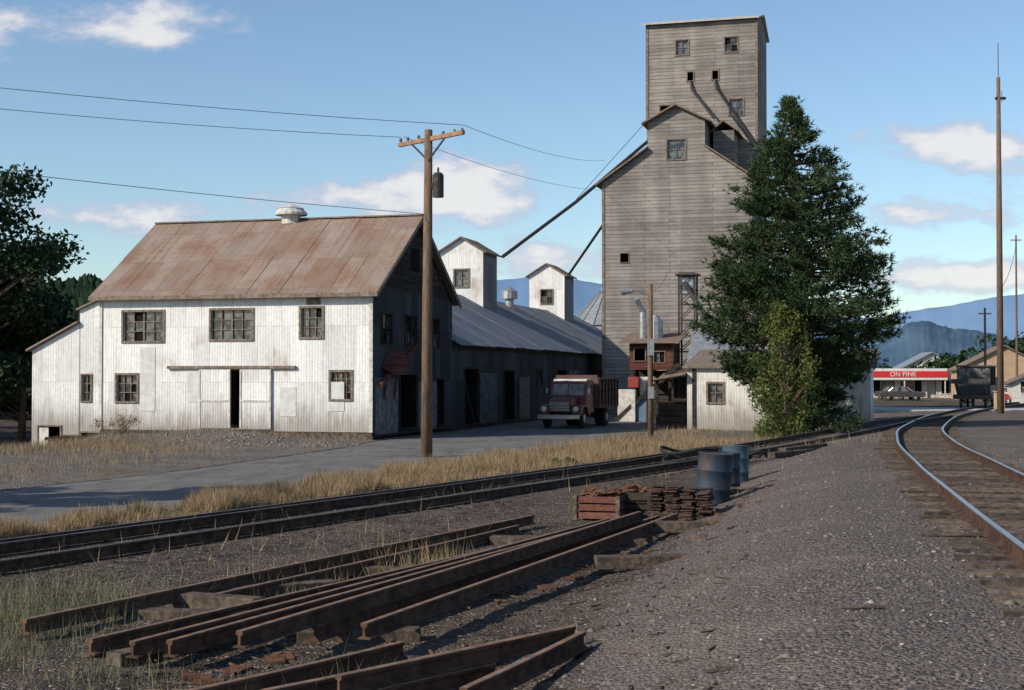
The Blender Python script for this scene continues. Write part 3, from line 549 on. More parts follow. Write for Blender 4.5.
for s in(-1,1):
    pr=[(.2,.62),(.2,1.0),(.45,1.16),(1.45,1.16),(1.75,.9),(1.9,.62),(1.55,.62),(1.4,.95),(1.0,1.07),(.6,.95),(.42,.62)]
    mb.prism(pr,lambda y,z:(s*.55,y,z),lambda y,z:(s*1.06,y,z))
mb.build('fenders',M_truckred,tk,bevel=.03)
mb=MB(); mb.prism([(1.5,.7),(1.5,1.55),(1.78,2.28),(2.85,2.32),(2.95,2.2),(2.95,.7)],lambda y,z:(-.95,y,z),lambda y,z:(.95,y,z)); mb.build('cab',M_truckred,tk,bevel=.06,seg=3)
mb=MB(); mb.prism([(1.83,2.30),(2.0,2.40),(2.8,2.41),(2.92,2.31)],lambda y,z:(-.86,y,z),lambda y,z:(.86,y,z)); mb.build('cab_roof',M_whitetrim,tk,bevel=.03)
mb=MB()
mb.quad((-.8,1.515,1.62),(-.04,1.515,1.62),(-.04,1.715,2.15),(-.76,1.715,2.15)); mb.quad((.04,1.515,1.62),(.8,1.515,1.62),(.76,1.715,2.15),(.04,1.715,2.15))
for s in(-1,1): mb.quad((s*.957,1.75,1.6),(s*.957,2.7,1.6),(s*.957,2.65,2.12),(s*.957,1.95,2.12))
mb.build('windows',M_glass,tk)
mb=MB(); [mb.box((-.5,.065,.86+k*.075),(.5,.10,.90+k*.075)) for k in range(6)]; mb.box((-1.05,-.08,.48),(1.05,.04,.68)); mb.box((-1.12,1.5,1.7),(-1.02,1.56,1.95)); mb.box((1.02,1.5,1.7),(1.12,1.56,1.95)); mb.build('grille_and_bumper',M_chrome,tk,bevel=.01)
mb=MB(); [mb.tube([(s*.8,.22,.95),(s*.8,.13,.95),(s*.8,.10,.95)],[.13,.13,.08],14) for s in(-1,1)]; mb.build('headlights',M_carwhite,tk)
mb=MB(); mb.box((-1.15,3.1,.95),(1.15,6.9,1.1)); mb.box((-1.12,3.1,1.1),(-1.07,6.9,2.45)); mb.box((1.07,3.1,1.1),(1.12,6.9,2.45)); mb.box((-1.07,3.1,1.1),(1.07,3.16,2.6)); mb.box((-1.07,6.84,1.1),(1.07,6.9,2.45)); mb.build('grain_box',M_truckbox,tk)
mb=MB()
for s in(-1,1):
    for k in range(7): mb.box((s*1.15-.03,3.12+k*.61,1.0),(s*1.15+.03,3.2+k*.61,2.5))
    for z in (1.35,1.8,2.25): mb.box((s*1.135-.012,3.1,z),(s*1.135+.012,6.9,z+.05))
mb.build('stakes',M_wooddark,tk)

# ============================================================ CARS
def car(name,locn,rz,mat,h=1.4):
    e=empty(name,locn,rz); T,H_=MB(),MB()
    for s in(-1,1):
        for y in(-1.35,1.35): wheel(T,H_,s*.78,y,.32,.2,s)
    T.build('tires',M_rubber,e); H_.build('hubs',M_chrome,e)
    mb=MB(); mb.prism([(-2.2,.35),(-2.25,.7),(-2.1,.88),(-1.1,.94),(1.3,.95),(2.15,.88),(2.25,.6),(2.2,.35)],lambda y,z:(-.85,y,z),lambda y,z:(.85,y,z)); mb.build('body',mat,e,bevel=.07,seg=3)
    mb=MB(); mb.prism([(-1.05,.93),(-.5,h-.04),(-.3,h),(.7,h),(.9,h-.05),(1.4,.93)],lambda y,z:(-.72,y,z),lambda y,z:(.72,y,z)); mb.build('greenhouse',M_glass,e,bevel=.05)
    mb=MB(); mb.prism([(-.5,h-.03),(-.3,h+.02),(.7,h+.02),(.9,h-.03)],lambda y,z:(-.70,y,z),lambda y,z:(.70,y,z)); 
    for s in(-1,1): mb.beam((s*.73,.15,.93),(s*.71,.15,h),.06,.08)
    mb.build('roof',mat,e,bevel=.02); mb=MB(); mb.box((-.86,-2.3,.42),(.86,-2.2,.56)); mb.box((-.86,2.2,.42),(.86,2.3,.56)); mb.build('bumpers',M_chrome,e)
    return e
car('parked_car',(40.5,150,0),.6,M_cardark); car('parked_car',(39.8,145,0),1.2,M_cardark); car('parked_car',(43,130,0),1.4,M_carred); car('parked_car',(47.5,138,0),1.5,M_carwhite)
tm=empty('track_maintenance_machine',(35.0,107,.15),-.45); tm.scale=(1.25,1.25,1.35)
mb=MB(); mb.box((-1.1,-2.2,.5),(1.1,4.2,.75)); [mb.tube([(s*.72-.06,y,.32),(s*.72+.06,y,.32)],.32,16) for s in(-1,1) for y in(-1.6,1.2,3.5)]; mb.beam((-.8,-2.2,.8),(-.8,-3.4,1.5),.12,.12); mb.beam((.8,-2.2,.8),(.8,-3.4,1.5),.12,.12); mb.box((-1.0,-3.5,1.35),(1.0,-3.3,1.6)); mb.box((-.9,.9,.75),(.9,4.0,1.7)); mb.build('frame_and_wheels',M_darkmetal,tm,bevel=.02)
mb=MB(); mb.box((-.95,-1.6,.75),(.95,.8,1.25)); mb.box((-1.0,-1.7,2.25),(1.0,.9,2.35)); [mb.box((sx*.92-.04,yy_-.04,1.25),(sx*.92+.04,yy_+.04,2.25)) for sx in(-1,1) for yy_ in(-1.5,-.3,.7)]; mb.box((-.9,.7,1.25),(.9,.76,2.25)); mb.build('cab',M_cardark,tm,bevel=.02)
mb=MB(); mb.quad((-.9,-1.58,1.27),(.9,-1.58,1.27),(.9,-1.58,2.22),(-.9,-1.58,2.22)); mb.build('windscreen',M_glass,tm)

# ============================================================ DISTANT BUILDINGS
sr=empty('roadside_store',(40.8,163,0),-.1)
wall(sr,'front',M_whitetrim,(0,0),(1,0),12,0,3.0,[(.6,3,.5,2.0,3,1),(3.6,6,.5,2.0,3,1),(6.6,7.6,0,2.1,0,0),(8.2,11,.5,2,3,1)],(0,1),M_whitetrim)
mb=MB(); mb.box((0,.3,0),(12,8,3.0)); mb.build('body',M_whitetrim,sr); mb=MB(); mb.box((-.6,-1.4,2.05),(8.6,8.2,3.35)); mb.build('canopy',M_carwhite,sr)
mb=MB(); mb.box((-.65,-1.46,2.35),(8.65,-1.41,3.05)); mb.build('red_fascia',M_signred,sr)
cu=bpy.data.curves.new('sign_text','FONT'); cu.body="ON PINE"; cu.size=.75; cu.extrude=.01; to=bpy.data.objects.new('sign_letters',cu); to.location=(2.2,-1.48,2.45); to.rotation_euler=(math.pi/2,0,0); cu.materials.append(M_carwhite); link(to,sr)
mb=MB(); mb.box((-.5,-1.3,0),(-.38,-1.18,2.05)); mb.box((3.8,-1.3,0),(3.92,-1.18,2.05)); mb.box((8.3,-1.3,0),(8.42,-1.18,2.05)); mb.build('canopy_posts',M_whitetrim,sr)
def house(name,locn,rz,w,d,ev,rg,mw,mr,win=2):
    e=empty(name,locn,rz); hs=[(w*(k+.5)/win-.4,w*(k+.5)/win+.4,1.0,2.0,2,2) for k in range(win)]
    wall(e,'front',mw,(0,0),(1,0),w,0,ev,hs,(0,1),M_whitetrim)
    mb=MB(); mb.quad((0,0,ev),(w,0,ev),(w/2,0,rg)); mb.quad((0,0,0),(0,d,0),(0,d,ev),(0,0,ev)); mb.quad((w,0,0),(w,d,0),(w,d,ev),(w,0,ev)); mb.quad((0,d,0),(w,d,0),(w,d,ev),(w/2,d,rg),(0,d,ev)); mb.build('walls',mw,e)
    mb=MB(); k=(rg-ev)/(w/2); mb.slab([(-.4,-.4,ev-.4*k+.1),(w/2,-.4,rg+.1),(w/2,d+.4,rg+.1),(-.4,d+.4,ev-.4*k+.1)],.12); mb.slab([(w/2,-.4,rg+.1),(w+.4,-.4,ev-.4*k+.1),(w+.4,d+.4,ev-.4*k+.1),(w/2,d+.4,rg+.1)],.12); mb.build('roof',mr,e)
house('tan_house',(46.5,148,0),-.2,9.0,8,3.3,5.6,M_tan,M_brownroof,3)
house('brown_barn',(60,170,0),-.3,10,9,4,6.6,M_redwood,M_brownroof,2)
house('white_house',(45.0,128,0),-.25,4.5,5,2.0,3.0,M_whitetrim,M_brownroof,2)
house('white_house',(52,190,0),-.1,8,7,3.5,5.6,M_whitetrim,M_galv,3)

# ============================================================ HILLS
def hill(name,pts,D,mat,rr=.10,rough=.02,nx=600,nj=16,hf=0):
    a=np.array([p[0] for p in pts]); e=np.array([p[1] for p in pts]); A=np.linspace(a[0],a[-1],nx); E=np.interp(A,a,e)
    E=np.convolve(np.pad(E,6,mode='edge'),np.ones(13)/13,'valid'); V=[]
    E=E*(1+rough*(wob(A*40,0,1.7)+.6*wob(A*150,3,1.3,3)+.4*wob(A*420,3,1.3,5)))
    for j in range(nj+4):
        y=D*(1+rr*j/nj); f=ss(0,1,min(j/nj,1)) if j<=nj else 1-.25*(j-nj)
        f=max(f,0)**.8
        rn=1+.10*wob(A*90,j*.8,1.1,2)*math.sin(math.pi*min(j/nj,1))
        jag=hf*rng.random(nx)*min(1,f*2)
        V.append(np.stack([A*y,np.full(nx,y),np.maximum(E*D*(1+rr)*f*rn,-2)-1+jag],1))
    V=np.concatenate(V); i=np.arange(nx-1)[None,:]+nx*np.arange(nj+3)[:,None]
    np_mesh(name,V,np.stack([i,i+1,i+nx+1,i+nx],-1).reshape(-1,4),mat,smooth=not hf)
M_far=simple('hazy_mountain',(.12,.21,.36),(.15,.25,.40),.0025,.95,bmp=0)  # distance haze is put into the blue base colour
M_mid=simple('hazy_forested_mountain',(.035,.075,.13),(.07,.12,.175),.012,.95,bmp=0)  # forest tone, with blue distance haze mixed into the colour
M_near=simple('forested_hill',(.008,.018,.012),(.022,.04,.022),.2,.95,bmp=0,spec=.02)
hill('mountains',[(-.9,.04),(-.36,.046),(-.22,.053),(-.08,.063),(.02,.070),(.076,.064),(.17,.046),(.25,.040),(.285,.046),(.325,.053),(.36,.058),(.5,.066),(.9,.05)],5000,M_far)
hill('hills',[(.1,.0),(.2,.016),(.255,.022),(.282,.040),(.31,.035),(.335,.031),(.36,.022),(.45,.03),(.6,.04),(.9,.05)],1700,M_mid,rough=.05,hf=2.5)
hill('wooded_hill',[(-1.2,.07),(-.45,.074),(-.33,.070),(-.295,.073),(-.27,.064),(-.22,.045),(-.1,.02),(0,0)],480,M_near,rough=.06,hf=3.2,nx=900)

# ============================================================ VEGETATION
def leaf_mesh(name,cent,size,mat,parent=None,asp=.55):
    n=len(cent); a=rng.normal(size=(n,3)); a/=np.linalg.norm(a,axis=1)[:,None]; b=rng.normal(size=(n,3)); b-= (a*b).sum(1)[:,None]*a; b/=np.linalg.norm(b,axis=1)[:,None]
    s=(size*rng.uniform(.6,1.3,n))[:,None]; V=np.stack([cent-a*s,cent-b*s*asp,cent+a*s,cent+b*s*asp],1).reshape(-1,3)
    return np_mesh(name,V,np.arange(4*n).reshape(-1,4),mat,parent)
def clump_pts(c,r,n,shell=.55,sq=.75):
    d=rng.normal(size=(n,3)); d/=np.linalg.norm(d,axis=1)[:,None]; q=r*(shell+(1-shell)*rng.random(n)**.7)*rng.uniform(.75,1.1,n)
    return np.array(c)+d*q[:,None]*np.array([1,1,sq])
def tree(name,x,y,h,R,mat,nclump=34,nl=600,ls=.13,z0=.25,base=None):
    gz=Z(x,y) if base is None else base; e=empty(name,(x,y,gz)); mb=MB(); mb.tube([(0,0,-.3),(.1,0,h*.25),(.05,.1,h*.5),(0,0,h*.8)],[h*.035,h*.026,h*.018,.04],10); pts=[]
    for k in range(nclump):
        zz=h*(z0+(1-z0)*random.random()**.9*.95); f=(zz/h-z0)/(1-z0); rad=R*math.sin(math.pi*min(1,.12+f*.80))**.6*random.uniform(.45,1)
        a=random.random()*6.283; c=(rad*math.cos(a),rad*math.sin(a),zz); zb=zz*random.uniform(.45,.75)
        mb.tube([(0,0,zb),(c[0]*.5,c[1]*.5,(zb+zz)/2+.2),c],[h*.011,h*.007,.015],6); r=R*random.uniform(.15,.30); pts.append(clump_pts(c,r,int(nl*(r/R/.26)**2),.2))
    mb.build('trunk_and_limbs',M_pole,e,smooth=True); leaf_mesh('foliage',np.concatenate(pts),ls,mat,e)
    return e
F_dark=foliage('leaf_dark_green',(.018,.038,.012),(.032,.062,.02),(.012,.025,.010),tr_=.12)
F_green=foliage('leaf_green',(.05,.09,.025),(.08,.12,.035),(.03,.06,.02))
F_yel=foliage('leaf_yellow_green',(.10,.14,.03),(.18,.175,.05),(.055,.09,.025),tr_=.3)
F_pine=foliage('pine_needles',(.032,.062,.024),(.074,.115,.040),(.02,.04,.018),1.1,.12)
F_brush=foliage('dry_brush_leaves',(.26,.17,.09),(.32,.23,.12),(.15,.10,.06),tr_=0)
tree('broadleaf_tree',-29.6,73,15.6,6.6,F_dark,90,560,.17,.03,-.6)
tree('broadleaf_tree',-37.5,78,15.0,7.0,F_dark,34,500,.2,.03,-.6)
tree('broadleaf_tree',-26.2,76,6.5,3.6,F_dark,30,380,.16,.02,-.6)
tree('broadleaf_tree',-17.8,24.6,8.6,3.0,F_dark,30,420,.14,.35)

def conifer(name,x,y,h,prof,mat,nb=640):
    e=empty(name,(x,y,Z(x,y))); mb=MB(); mb.tube([(0,0,-.3),(0,0,h*.5),(-.4,0,h*.97)],[.36,.22,.03],10); TP=[];TD=[]
    zz=[p[0] for p in prof]; rr=[p[1] for p in prof]; lobes=[(random.random()*6.283,random.uniform(.06,.92)*h,random.uniform(.88,1.16)) for _ in range(70)]
    for k in range(nb):
        z=h*(.02+.98*(random.random()**1.05)); a=random.random()*6.283; R=float(np.interp(z,zz,rr))
        fac=random.uniform(.66,.88)
        for la,lz,lf in lobes:
            da=abs((a-la+math.pi)%(2*math.pi)-math.pi)
            if da<.42 and abs(z-lz)<.6: fac=lf*random.uniform(.9,1.0)
        R*=fac; ox=-.4*z/h; zi=max(.1,z-R*.10); rise=R*random.uniform(-.02,.25)
        p0=np.array([ox,0,zi]); p1=np.array([ox+R*math.cos(a),R*math.sin(a),zi+rise])
        if R>1: mb.tube([tuple(p0),tuple((p0+p1)/2+np.array([0,0,-.08*R*.5])),tuple(p1)],[.045,.03,.01],4,False)
        m=int(7+R*11)
        for q in range(m):
            t=.3+.7*math.sqrt(random.random()); sp=.06+.26*min(1,R/3)*(1.15-t)+.08
            TP.append(p0+(p1-p0)*t+np.array([random.gauss(0,sp),random.gauss(0,sp),random.gauss(0,sp*.5)-.04*R*math.sin(math.pi*t)])); TD.append(np.array([math.cos(a),math.sin(a),.5]))
    mb.build('trunk_and_limbs',M_pole,e,smooth=True)
    TP=np.array(TP);TD=np.array(TD); nn=6; c=np.repeat(TP,nn,0); d=np.repeat(TD,nn,0)*.75+rng.normal(size=(len(c),3))*.6; d/=np.linalg.norm(d,axis=1)[:,None]
    sd=np.cross(d,rng.normal(size=d.shape)); sd/=np.linalg.norm(sd,axis=1)[:,None]; ln=rng.uniform(.16,.34,len(c))[:,None]
    V=np.stack([c-sd*.028,c+sd*.028,c+d*ln],1).reshape(-1,3); np_mesh('needles',V,np.arange(len(V)).reshape(-1,3),mat,e)
conifer('conifer_tree',12.35,61,14.4,[(0,1.2),(.8,1.6),(2,2.2),(3.2,3.1),(4.4,3.9),(5.5,4.1),(6.5,4.0),(7.6,3.65),(8.6,3.3),(9.6,2.9),(10.6,2.45),(11.6,1.85),(12.6,1.15),(13.5,.6),(14.2,.25),(14.4,.1)],F_pine)
e=empty('young_broadleaf_tree',(10.9,56.8,Z(10.9,56.8))); mb=MB(); pts=[]
for k in range(85):
    z=.3+5.2*random.random(); r=1.65*max(.05,1-abs(z/5.8-.33)*1.25)*random.uniform(.3,1); a=random.random()*6.28; c=(r*math.cos(a),r*math.sin(a)*.8,z); mb.tube([(0,0,max(0,z-1.2)),c],[.02,.008],5); pts.append(clump_pts(c,.36,95,.15,1.25))
mb.tube([(0,0,-.2),(0,0,4.8)],[.06,.02],6); mb.build('stems',M_pole,e); leaf_mesh('foliage',np.concatenate(pts),.065,F_yel,e)
for (x,y,n,r,m,nm) in ((13.4,57.2,12,.8,F_dark,'green_bush'),(-15.2,55.0,10,.7,F_brush,'dry_bush'),(1.45,40.5,5,.25,F_green,'green_bush')):
    e=empty(nm,(x,y,Z(x,y))); pts=[]; mb=MB()
    for k in range(n): 
        c=(random.gauss(0,r*.6),random.gauss(0,r*.4),random.uniform(.2,.9)*r*.9); mb.tube([(c[0]*.2,c[1]*.2,0),c],[.02,.008],4); pts.append(clump_pts(c,r*.45,120,.05,.9))
    mb.build('stems',M_pole,e); leaf_mesh('foliage',np.concatenate(pts),.05,m,e,.25 if nm=='dry_bush' else .55)
pts=[]
for (x0,x1,yy_,hh_) in ((52,60,175,6.0),(62,90,190,8),(44,52,172,4.5),(76,120,220,9),(-60,-28,100,6),(-75,-30,120,8),(30,40,200,5)):
    for k in range(int(abs(x1-x0)*1.2)):
        x=random.uniform(x0,x1); h=hh_*random.uniform(.6,1.05)
        for q in range(5): pts.append(clump_pts((x+random.gauss(0,1),yy_+random.gauss(0,2),h*random.uniform(.2,.8)),h*.26,90,.5,1))
leaf_mesh('distant_trees',np.concatenate(pts),.38,F_dark)

# grass blades
def blades(name,px,py,h,w,mat,lean=.35):
    n=len(px); z=hg(px,py); a=rng.uniform(0,6.283,n); b=rng.uniform(0,6.283,n); l=lean*h*rng.random(n)
    c=np.stack([px,py,z-.02],1); sd=np.stack([np.cos(a),np.sin(a),0*a],1)*w[:,None]; tip=c+np.stack([np.cos(b)*l,np.sin(b)*l,h],1)
    V=np.stack([c-sd,c+sd,tip],1).reshape(-1,3); return np_mesh(name,V,np.arange(3*n).reshape(-1,3),mat)
def grassmat(name,c1,c2,c3):
    m,nt,b=new_mat(name,.8,0,.15); r=island(nt); c=mix(nt,r,c1,c2); c=mix(nt,ramp(nt,noise(nt,coord(nt),.6,3),.52,.68),c,c3); put(nt,b.inputs['Base Color'],c); return m
G_dry=grassmat('dry_grass_blades',(.36,.26,.155),(.20,.14,.08),(.17,.14,.075)); G_green=grassmat('weed_blades',(.12,.14,.07),(.20,.185,.10),(.26,.22,.14))
N=190000; yy=4+rng.random(N)**.75*54; x0=xr(yy); x1=np.interp(yy,sL[:,1],sL[:,0])-1.5; xx=x0-.25+(x1-x0+.1)*rng.random(N)
cl=wob(xx,yy,2.2,1)+.6*wob(xx,yy,6,3)+.6*wob(xx,yy,14,5); k=(cl>-.15+.25*rng.normal(size=N))&(yy>8)&((yy<47)|(rng.random(N)<.25)); xx=xx[k];yy=yy[k]; cl=cl[k]
blades('dry_grass',xx,yy,np.clip(.08+.20*rng.random(len(xx))+.34*cl,.04,.65),rng.uniform(.003,.008,len(xx)),G_dry,.7)
def patch(cx,cy,rx,ry,n): return cx+rng.normal(size=n)*rx,cy+rng.normal(size=n)*ry
PX=[];PY=[]
for a in ((-4.9,14.8,.6,1.2,1600),(-5.6,17,.7,.7,800),(-5.0,13,.5,.7,800),(-5.4,15.3,.2,.2,350),(-4.6,16.2,.15,.2,250),(-2.7,16.6,.4,.5,120),(-3.4,12.2,.3,.3,250),(-1.6,12.2,.3,.3,90),(-.9,19.3,.35,.5,260),(-2.4,11.4,.3,.3,200)):
    p,q=patch(*a); PX.append(p);PY.append(q)
p=np.concatenate(PX);q=np.concatenate(PY); blades('weeds',p,q,rng.uniform(.04,.32,len(p)),rng.uniform(.002,.005,len(p)),G_green,.7)
PX=[];PY=[]
for a in ((-1.2,19.6,.5,.8,600),(-2.6,17.8,.5,.5,200),(-15.8,53,2.2,1.4,4500),(-17.5,48,2.5,1.8,3000),(-11,56.0,3.5,.35,1200),(9,45,1.6,3,500),(7,60,1.0,3,900),(8.6,65,1.5,1,900),(-3.9,21.3,1.6,2,200),(0,31,3,4.5,300),(-12,43,1.2,2.5,900),(-12.5,49,1.8,1.5,1200),(-13.4,36,.8,2,900)):
    p,q=patch(*a); PX.append(p);PY.append(q)
p=np.concatenate(PX);q=np.concatenate(PY); k=~((p>xl(q)-.1)&(p<xr(q)+.1)); p=p[k];q=q[k]; blades('dry_weeds',p,q,rng.uniform(.06,.38,len(p)),rng.uniform(.003,.008,len(p)),G_dry,.7)

# gravel stones
ico=np.array([(0,0,1),(.9,0,.3),(.28,.85,.3),(-.72,.53,.3),(-.72,-.53,.3),(.28,-.85,.3),(.72,.53,-.4),(-.28,.85,-.4),(-.9,0,-.4),(-.28,-.85,-.4),(.72,-.53,-.4),(0,0,-1)])
icf=np.array([(0,1,2),(0,2,3),(0,3,4),(0,4,5),(0,5,1),(1,6,2),(2,7,3),(3,8,4),(4,9,5),(5,10,1),(6,7,2),(7,8,3),(8,9,4),(9,10,5),(10,6,1),(11,7,6),(11,8,7),(11,9,8),(11,10,9),(11,6,10)])
def stones(name,px,py,s,mat):
    n=len(px); z=hg(px,py)+s*.05; V=ico[None]*rng.uniform(.7,1.25,(n,12,1))*np.stack([s*rng.uniform(.7,1.4,n),s*rng.uniform(.7,1.3,n),s*rng.uniform(.4,.8,n)],1)[:,None,:]
    a=rng.uniform(0,6.28,n); c,s_=np.cos(a)[:,None],np.sin(a)[:,None]; V=np.stack([V[...,0]*c-V[...,1]*s_,V[...,0]*s_+V[...,1]*c,V[...,2]],-1)+np.stack([px,py,z],1)[:,None,:]
    F=(icf[None]+12*np.arange(n)[:,None,None]).reshape(-1,3); return np_mesh(name,V.reshape(-1,3),F,mat)
M_stone,nt,b=new_mat('ballast_stone',.95,0,.08); r=island(nt); c=mix(nt,r,(.080,.066,.061),(.21,.18,.165)); c=mix(nt,ramp(nt,r,.95,.98),c,(.42,.37,.33)); c=mix(nt,mth(nt,'MULTIPLY',noise(nt,coord(nt),25,1),.6),c,(.13,.107,.098)); put(nt,b.inputs['Base Color'],c)
n=32000; yy=6+34*rng.random(n)**1.7; dd=rng.uniform(-5.3,5,n)+rng.normal(size=n)*.3; xx=np.interp(yy,mC[:,1],mC[:,0])+dd
k=(xx<yy*.42+1.5)&(np.abs(np.abs(dmain(xx,yy))-.755)>.1)&(wob(xx,yy,2.5,3)+.4*rng.normal(size=n)>-.25); xx=xx[k];yy=yy[k]; stones('ballast_gravel',xx,yy,rng.uniform(.006,.021,len(xx))*(1+1.0*(rng.random(len(xx))<.06)),M_stone)
n=10000; yy=6+26*rng.random(n)**1.4; xx=rng.uniform(-9,4,n)*(yy/20+.3); stones('yard_stones',xx,yy,rng.uniform(.005,.016,n)*(1+1.3*(rng.random(n)<.05)),M_stone)
n=380; a=rng.normal(size=n); px=-9.8+a*2.4; py=53.8+rng.normal(size=n)*.9-a*.5; stones('rubble',px,py,rng.uniform(.02,.09,n),simple('rubble_rock',(.13,.108,.092),(.20,.175,.15),5,isl=.6))

# ============================================================ SCRAP RAILS AND TIES
def loose_rail(name,a,b,lift=0,sc=.92):
    a=np.array(a);b=np.array(b); n=14; off=np.array([b[1]-a[1],a[0]-b[0]]); off/=np.linalg.norm(off); bow=random.uniform(-.05,.05)
    P=np.array([a+(b-a)*k/n+off*bow*math.sin(math.pi*k/n) for k in range(n+1)])
    za=max(Z(*(a+(b-a)*k/4)) for k in range(5)); z0=za+lift; tl=random.uniform(-.02,.02)
    return rail(name,P,lambda p:z0+tl*(p[1]-a[1])/10,(M_scrap,M_rusttop),None,sc)
RL=[((-4.75,13.9),(.35,24.1),.06),((-3.35,12.6),(1.6,23.6),.08),((-3.0,12.5),(2.1,23.9),.10),((-1.85,13.4),(2.45,23.9),.07),((-1.35,13.0),(2.7,23.3),.09),((-3.9,13.2),(.9,22.3),.0),((-2.35,12.3),(2.05,22.9),.23),
    ((-3.35,15.8),(.1,23.2),.0),((-1.9,10.9),(-.1,12.9),.04),((-1.3,10.7),(.55,12.8),.06),((-1.05,10.9),(-.15,11.9),.02),((-2.8,10.6),(-1.0,13.0),.02),((-.35,10.3),(.62,12.55),.03)]
for a,b_,l in RL: loose_rail('scrap_rail',a,b_,l)
def timber(name,c,Lg,rz,lift=.07,mat=M_tie2,w=.22,h=.17,tilt=0):
    mb=MB(); mb.box((-Lg/2,-w/2,-h/2),(Lg/2,w/2,h/2)); o=mb.build(name,mat,bevel=.012); o.location=(c[0],c[1],Z(*c)+lift); o.rotation_euler=(0,tilt,rz)
for a in (((1.75,18.6),1.35,.1),((-3.6,15.2),2.5,-.15,.02),((-1.2,18.6),2.5,-.1,.01),((.9,21.8),2.5,-.2,.02),((-2.9,16.9),1.7,.5,.03),((-3.0,13.6),1.9,.9,.02),((-1.5,14.0),1.2,.1,.02),((2.7,22.0),1.1,-.05),((3.0,24.2),1.3,.1)): timber('railroad_tie',*a)
timber('railroad_tie',(8.2,40.0),3.2,1.0,.1,M_tie); timber('railroad_tie',(7.6,38.6),2.4,.9,.08,M_tie); timber('railroad_tie',(-3.5,15.9),1.6,-.4,.08)
timber('plank',(.0,13.1),1.0,.3,.02,M_tie2,.14,.03); timber('plank',(4.9,15.5),.9,-.1,.02,M_tie2,.1,.03); timber('plank',(2.6,10.6),.35,.1,.01,M_tie2,.04,.02); timber('plank',(3.3,25.6),.9,.5,.04,M_tie2,.12,.04); timber('plank',(4.6,27.6),1.1,-.3,.03,M_tie2,.15,.04)
mb=MB()
for k in range(560):
    yy_=9+20*random.random()**1.2; xx_=random.uniform(-5.5,3.0)*(yy_/18); L_=random.uniform(.04,.25)
    mb.obox((xx_,yy_,Z(xx_,yy_)+.012),(L_,random.uniform(.008,.03),.012),random.random()*3.14,random.gauss(0,.1),random.gauss(0,.12))
mb.build('wood_splinters',M_tie2)
mb=MB()
for k in range(150):
    if k<110: yy_=12+12*random.random(); xx_=random.gauss(-1.3+(yy_-15)*.38,.8)
    else: xx_=random.gauss(3.2,.8); yy_=random.gauss(25.4,1.0)
    if random.random()<.7: mb.obox((xx_,yy_,Z(xx_,yy_)+.015),(.16,.02,.02),random.random()*3.14,0,random.gauss(0,.1))
    else: mb.obox((xx_,yy_,Z(xx_,yy_)+.01),(.18,.26,.02),random.random()*3.14,random.gauss(0,.06),random.gauss(0,.06))
mb.build('scrap_spikes_and_plates',M_rust)

def crate(name,x,y,w,d,h,rz,mat):
    e=empty(name,(x,y,Z(x,y)),rz); mb=MB(); n=3
    for k in range(n):
        z=.03+k*h/n; t=h/n-.03; j=random.gauss(0,.012)
        mb.box((-w/2+j,-d/2,z),(w/2+j,-d/2+.03,z+t)); mb.box((-w/2,d/2-.03,z),(w/2,d/2,z+t)); mb.box((-w/2,-d/2+.03,z),(-w/2+.03,d/2-.03,z+t)); mb.box((w/2-.03,-d/2+.03,z),(w/2,d/2-.03,z+t))
    mb.build('slats',mat,e); mb=MB()
    for a in(-1,1):
        for b_ in(-1,1): mb.box((a*w/2-.035,b_*(d/2)-.035,0),(a*w/2+.035,b_*(d/2)+.035,h+.02))
    mb.build('corner_posts',M_tie,e); mb=MB()
    for k in range(90): mb.obox((random.uniform(-w/2+.1,w/2-.1),random.uniform(-d/2+.1,d/2-.1),random.uniform(.2,h+.08)),(.2,.14,.02),random.random()*3,random.gauss(0,.3),random.gauss(0,.3))
    mb.build('scrap_iron',M_rust,e)
M_crate=simple('faded_crate_wood',(.19,.075,.055),(.11,.05,.04),6,.9,st=(1,1,4),bmp=.5,isl=.5)
crate('wooden_crate',1.6,25.6,.78,.7,.42,-.3,M_crate); crate('wooden_crate',2.3,26.0,.72,.7,.5,-.2,M_wooddark)
tpn=empty('tie_plate_stack',(2.95,24.4,Z(2.95,24.4)),-.2); mb=MB()
for cx in range(4):
    for cy in range(2):
        n=random.randint(13,21)
        for k in range(n): mb.obox((-.46+cx*.27+random.gauss(0,.025),-.2+cy*.36+random.gauss(0,.025),.02+k*.031),(.22,.33,.022),random.gauss(0,.16),random.gauss(0,.04),random.gauss(0,.04))
for k in range(20): mb.obox((random.uniform(-.8,.8),random.uniform(-.7,.2),.03),(.2,.3,.02),random.random()*3,random.gauss(0,.15),random.gauss(0,.15))
mb.build('plates',simple('dark_rusty_iron',(.05,.030,.024),(.095,.055,.042),9,.85,.1,isl=.6),tpn)
M_drum=simple('blue_drum_paint',(.020,.036,.060),(.06,.042,.036),3.0,.65,.1,st=(1,1,.6),lo=.45,hi=.62,bmp=.3)
M_drum2=simple('pale_blue_drum_paint',(.05,.09,.125),(.08,.065,.06),3.0,.6,.1,lo=.5,hi=.66,bmp=.3)
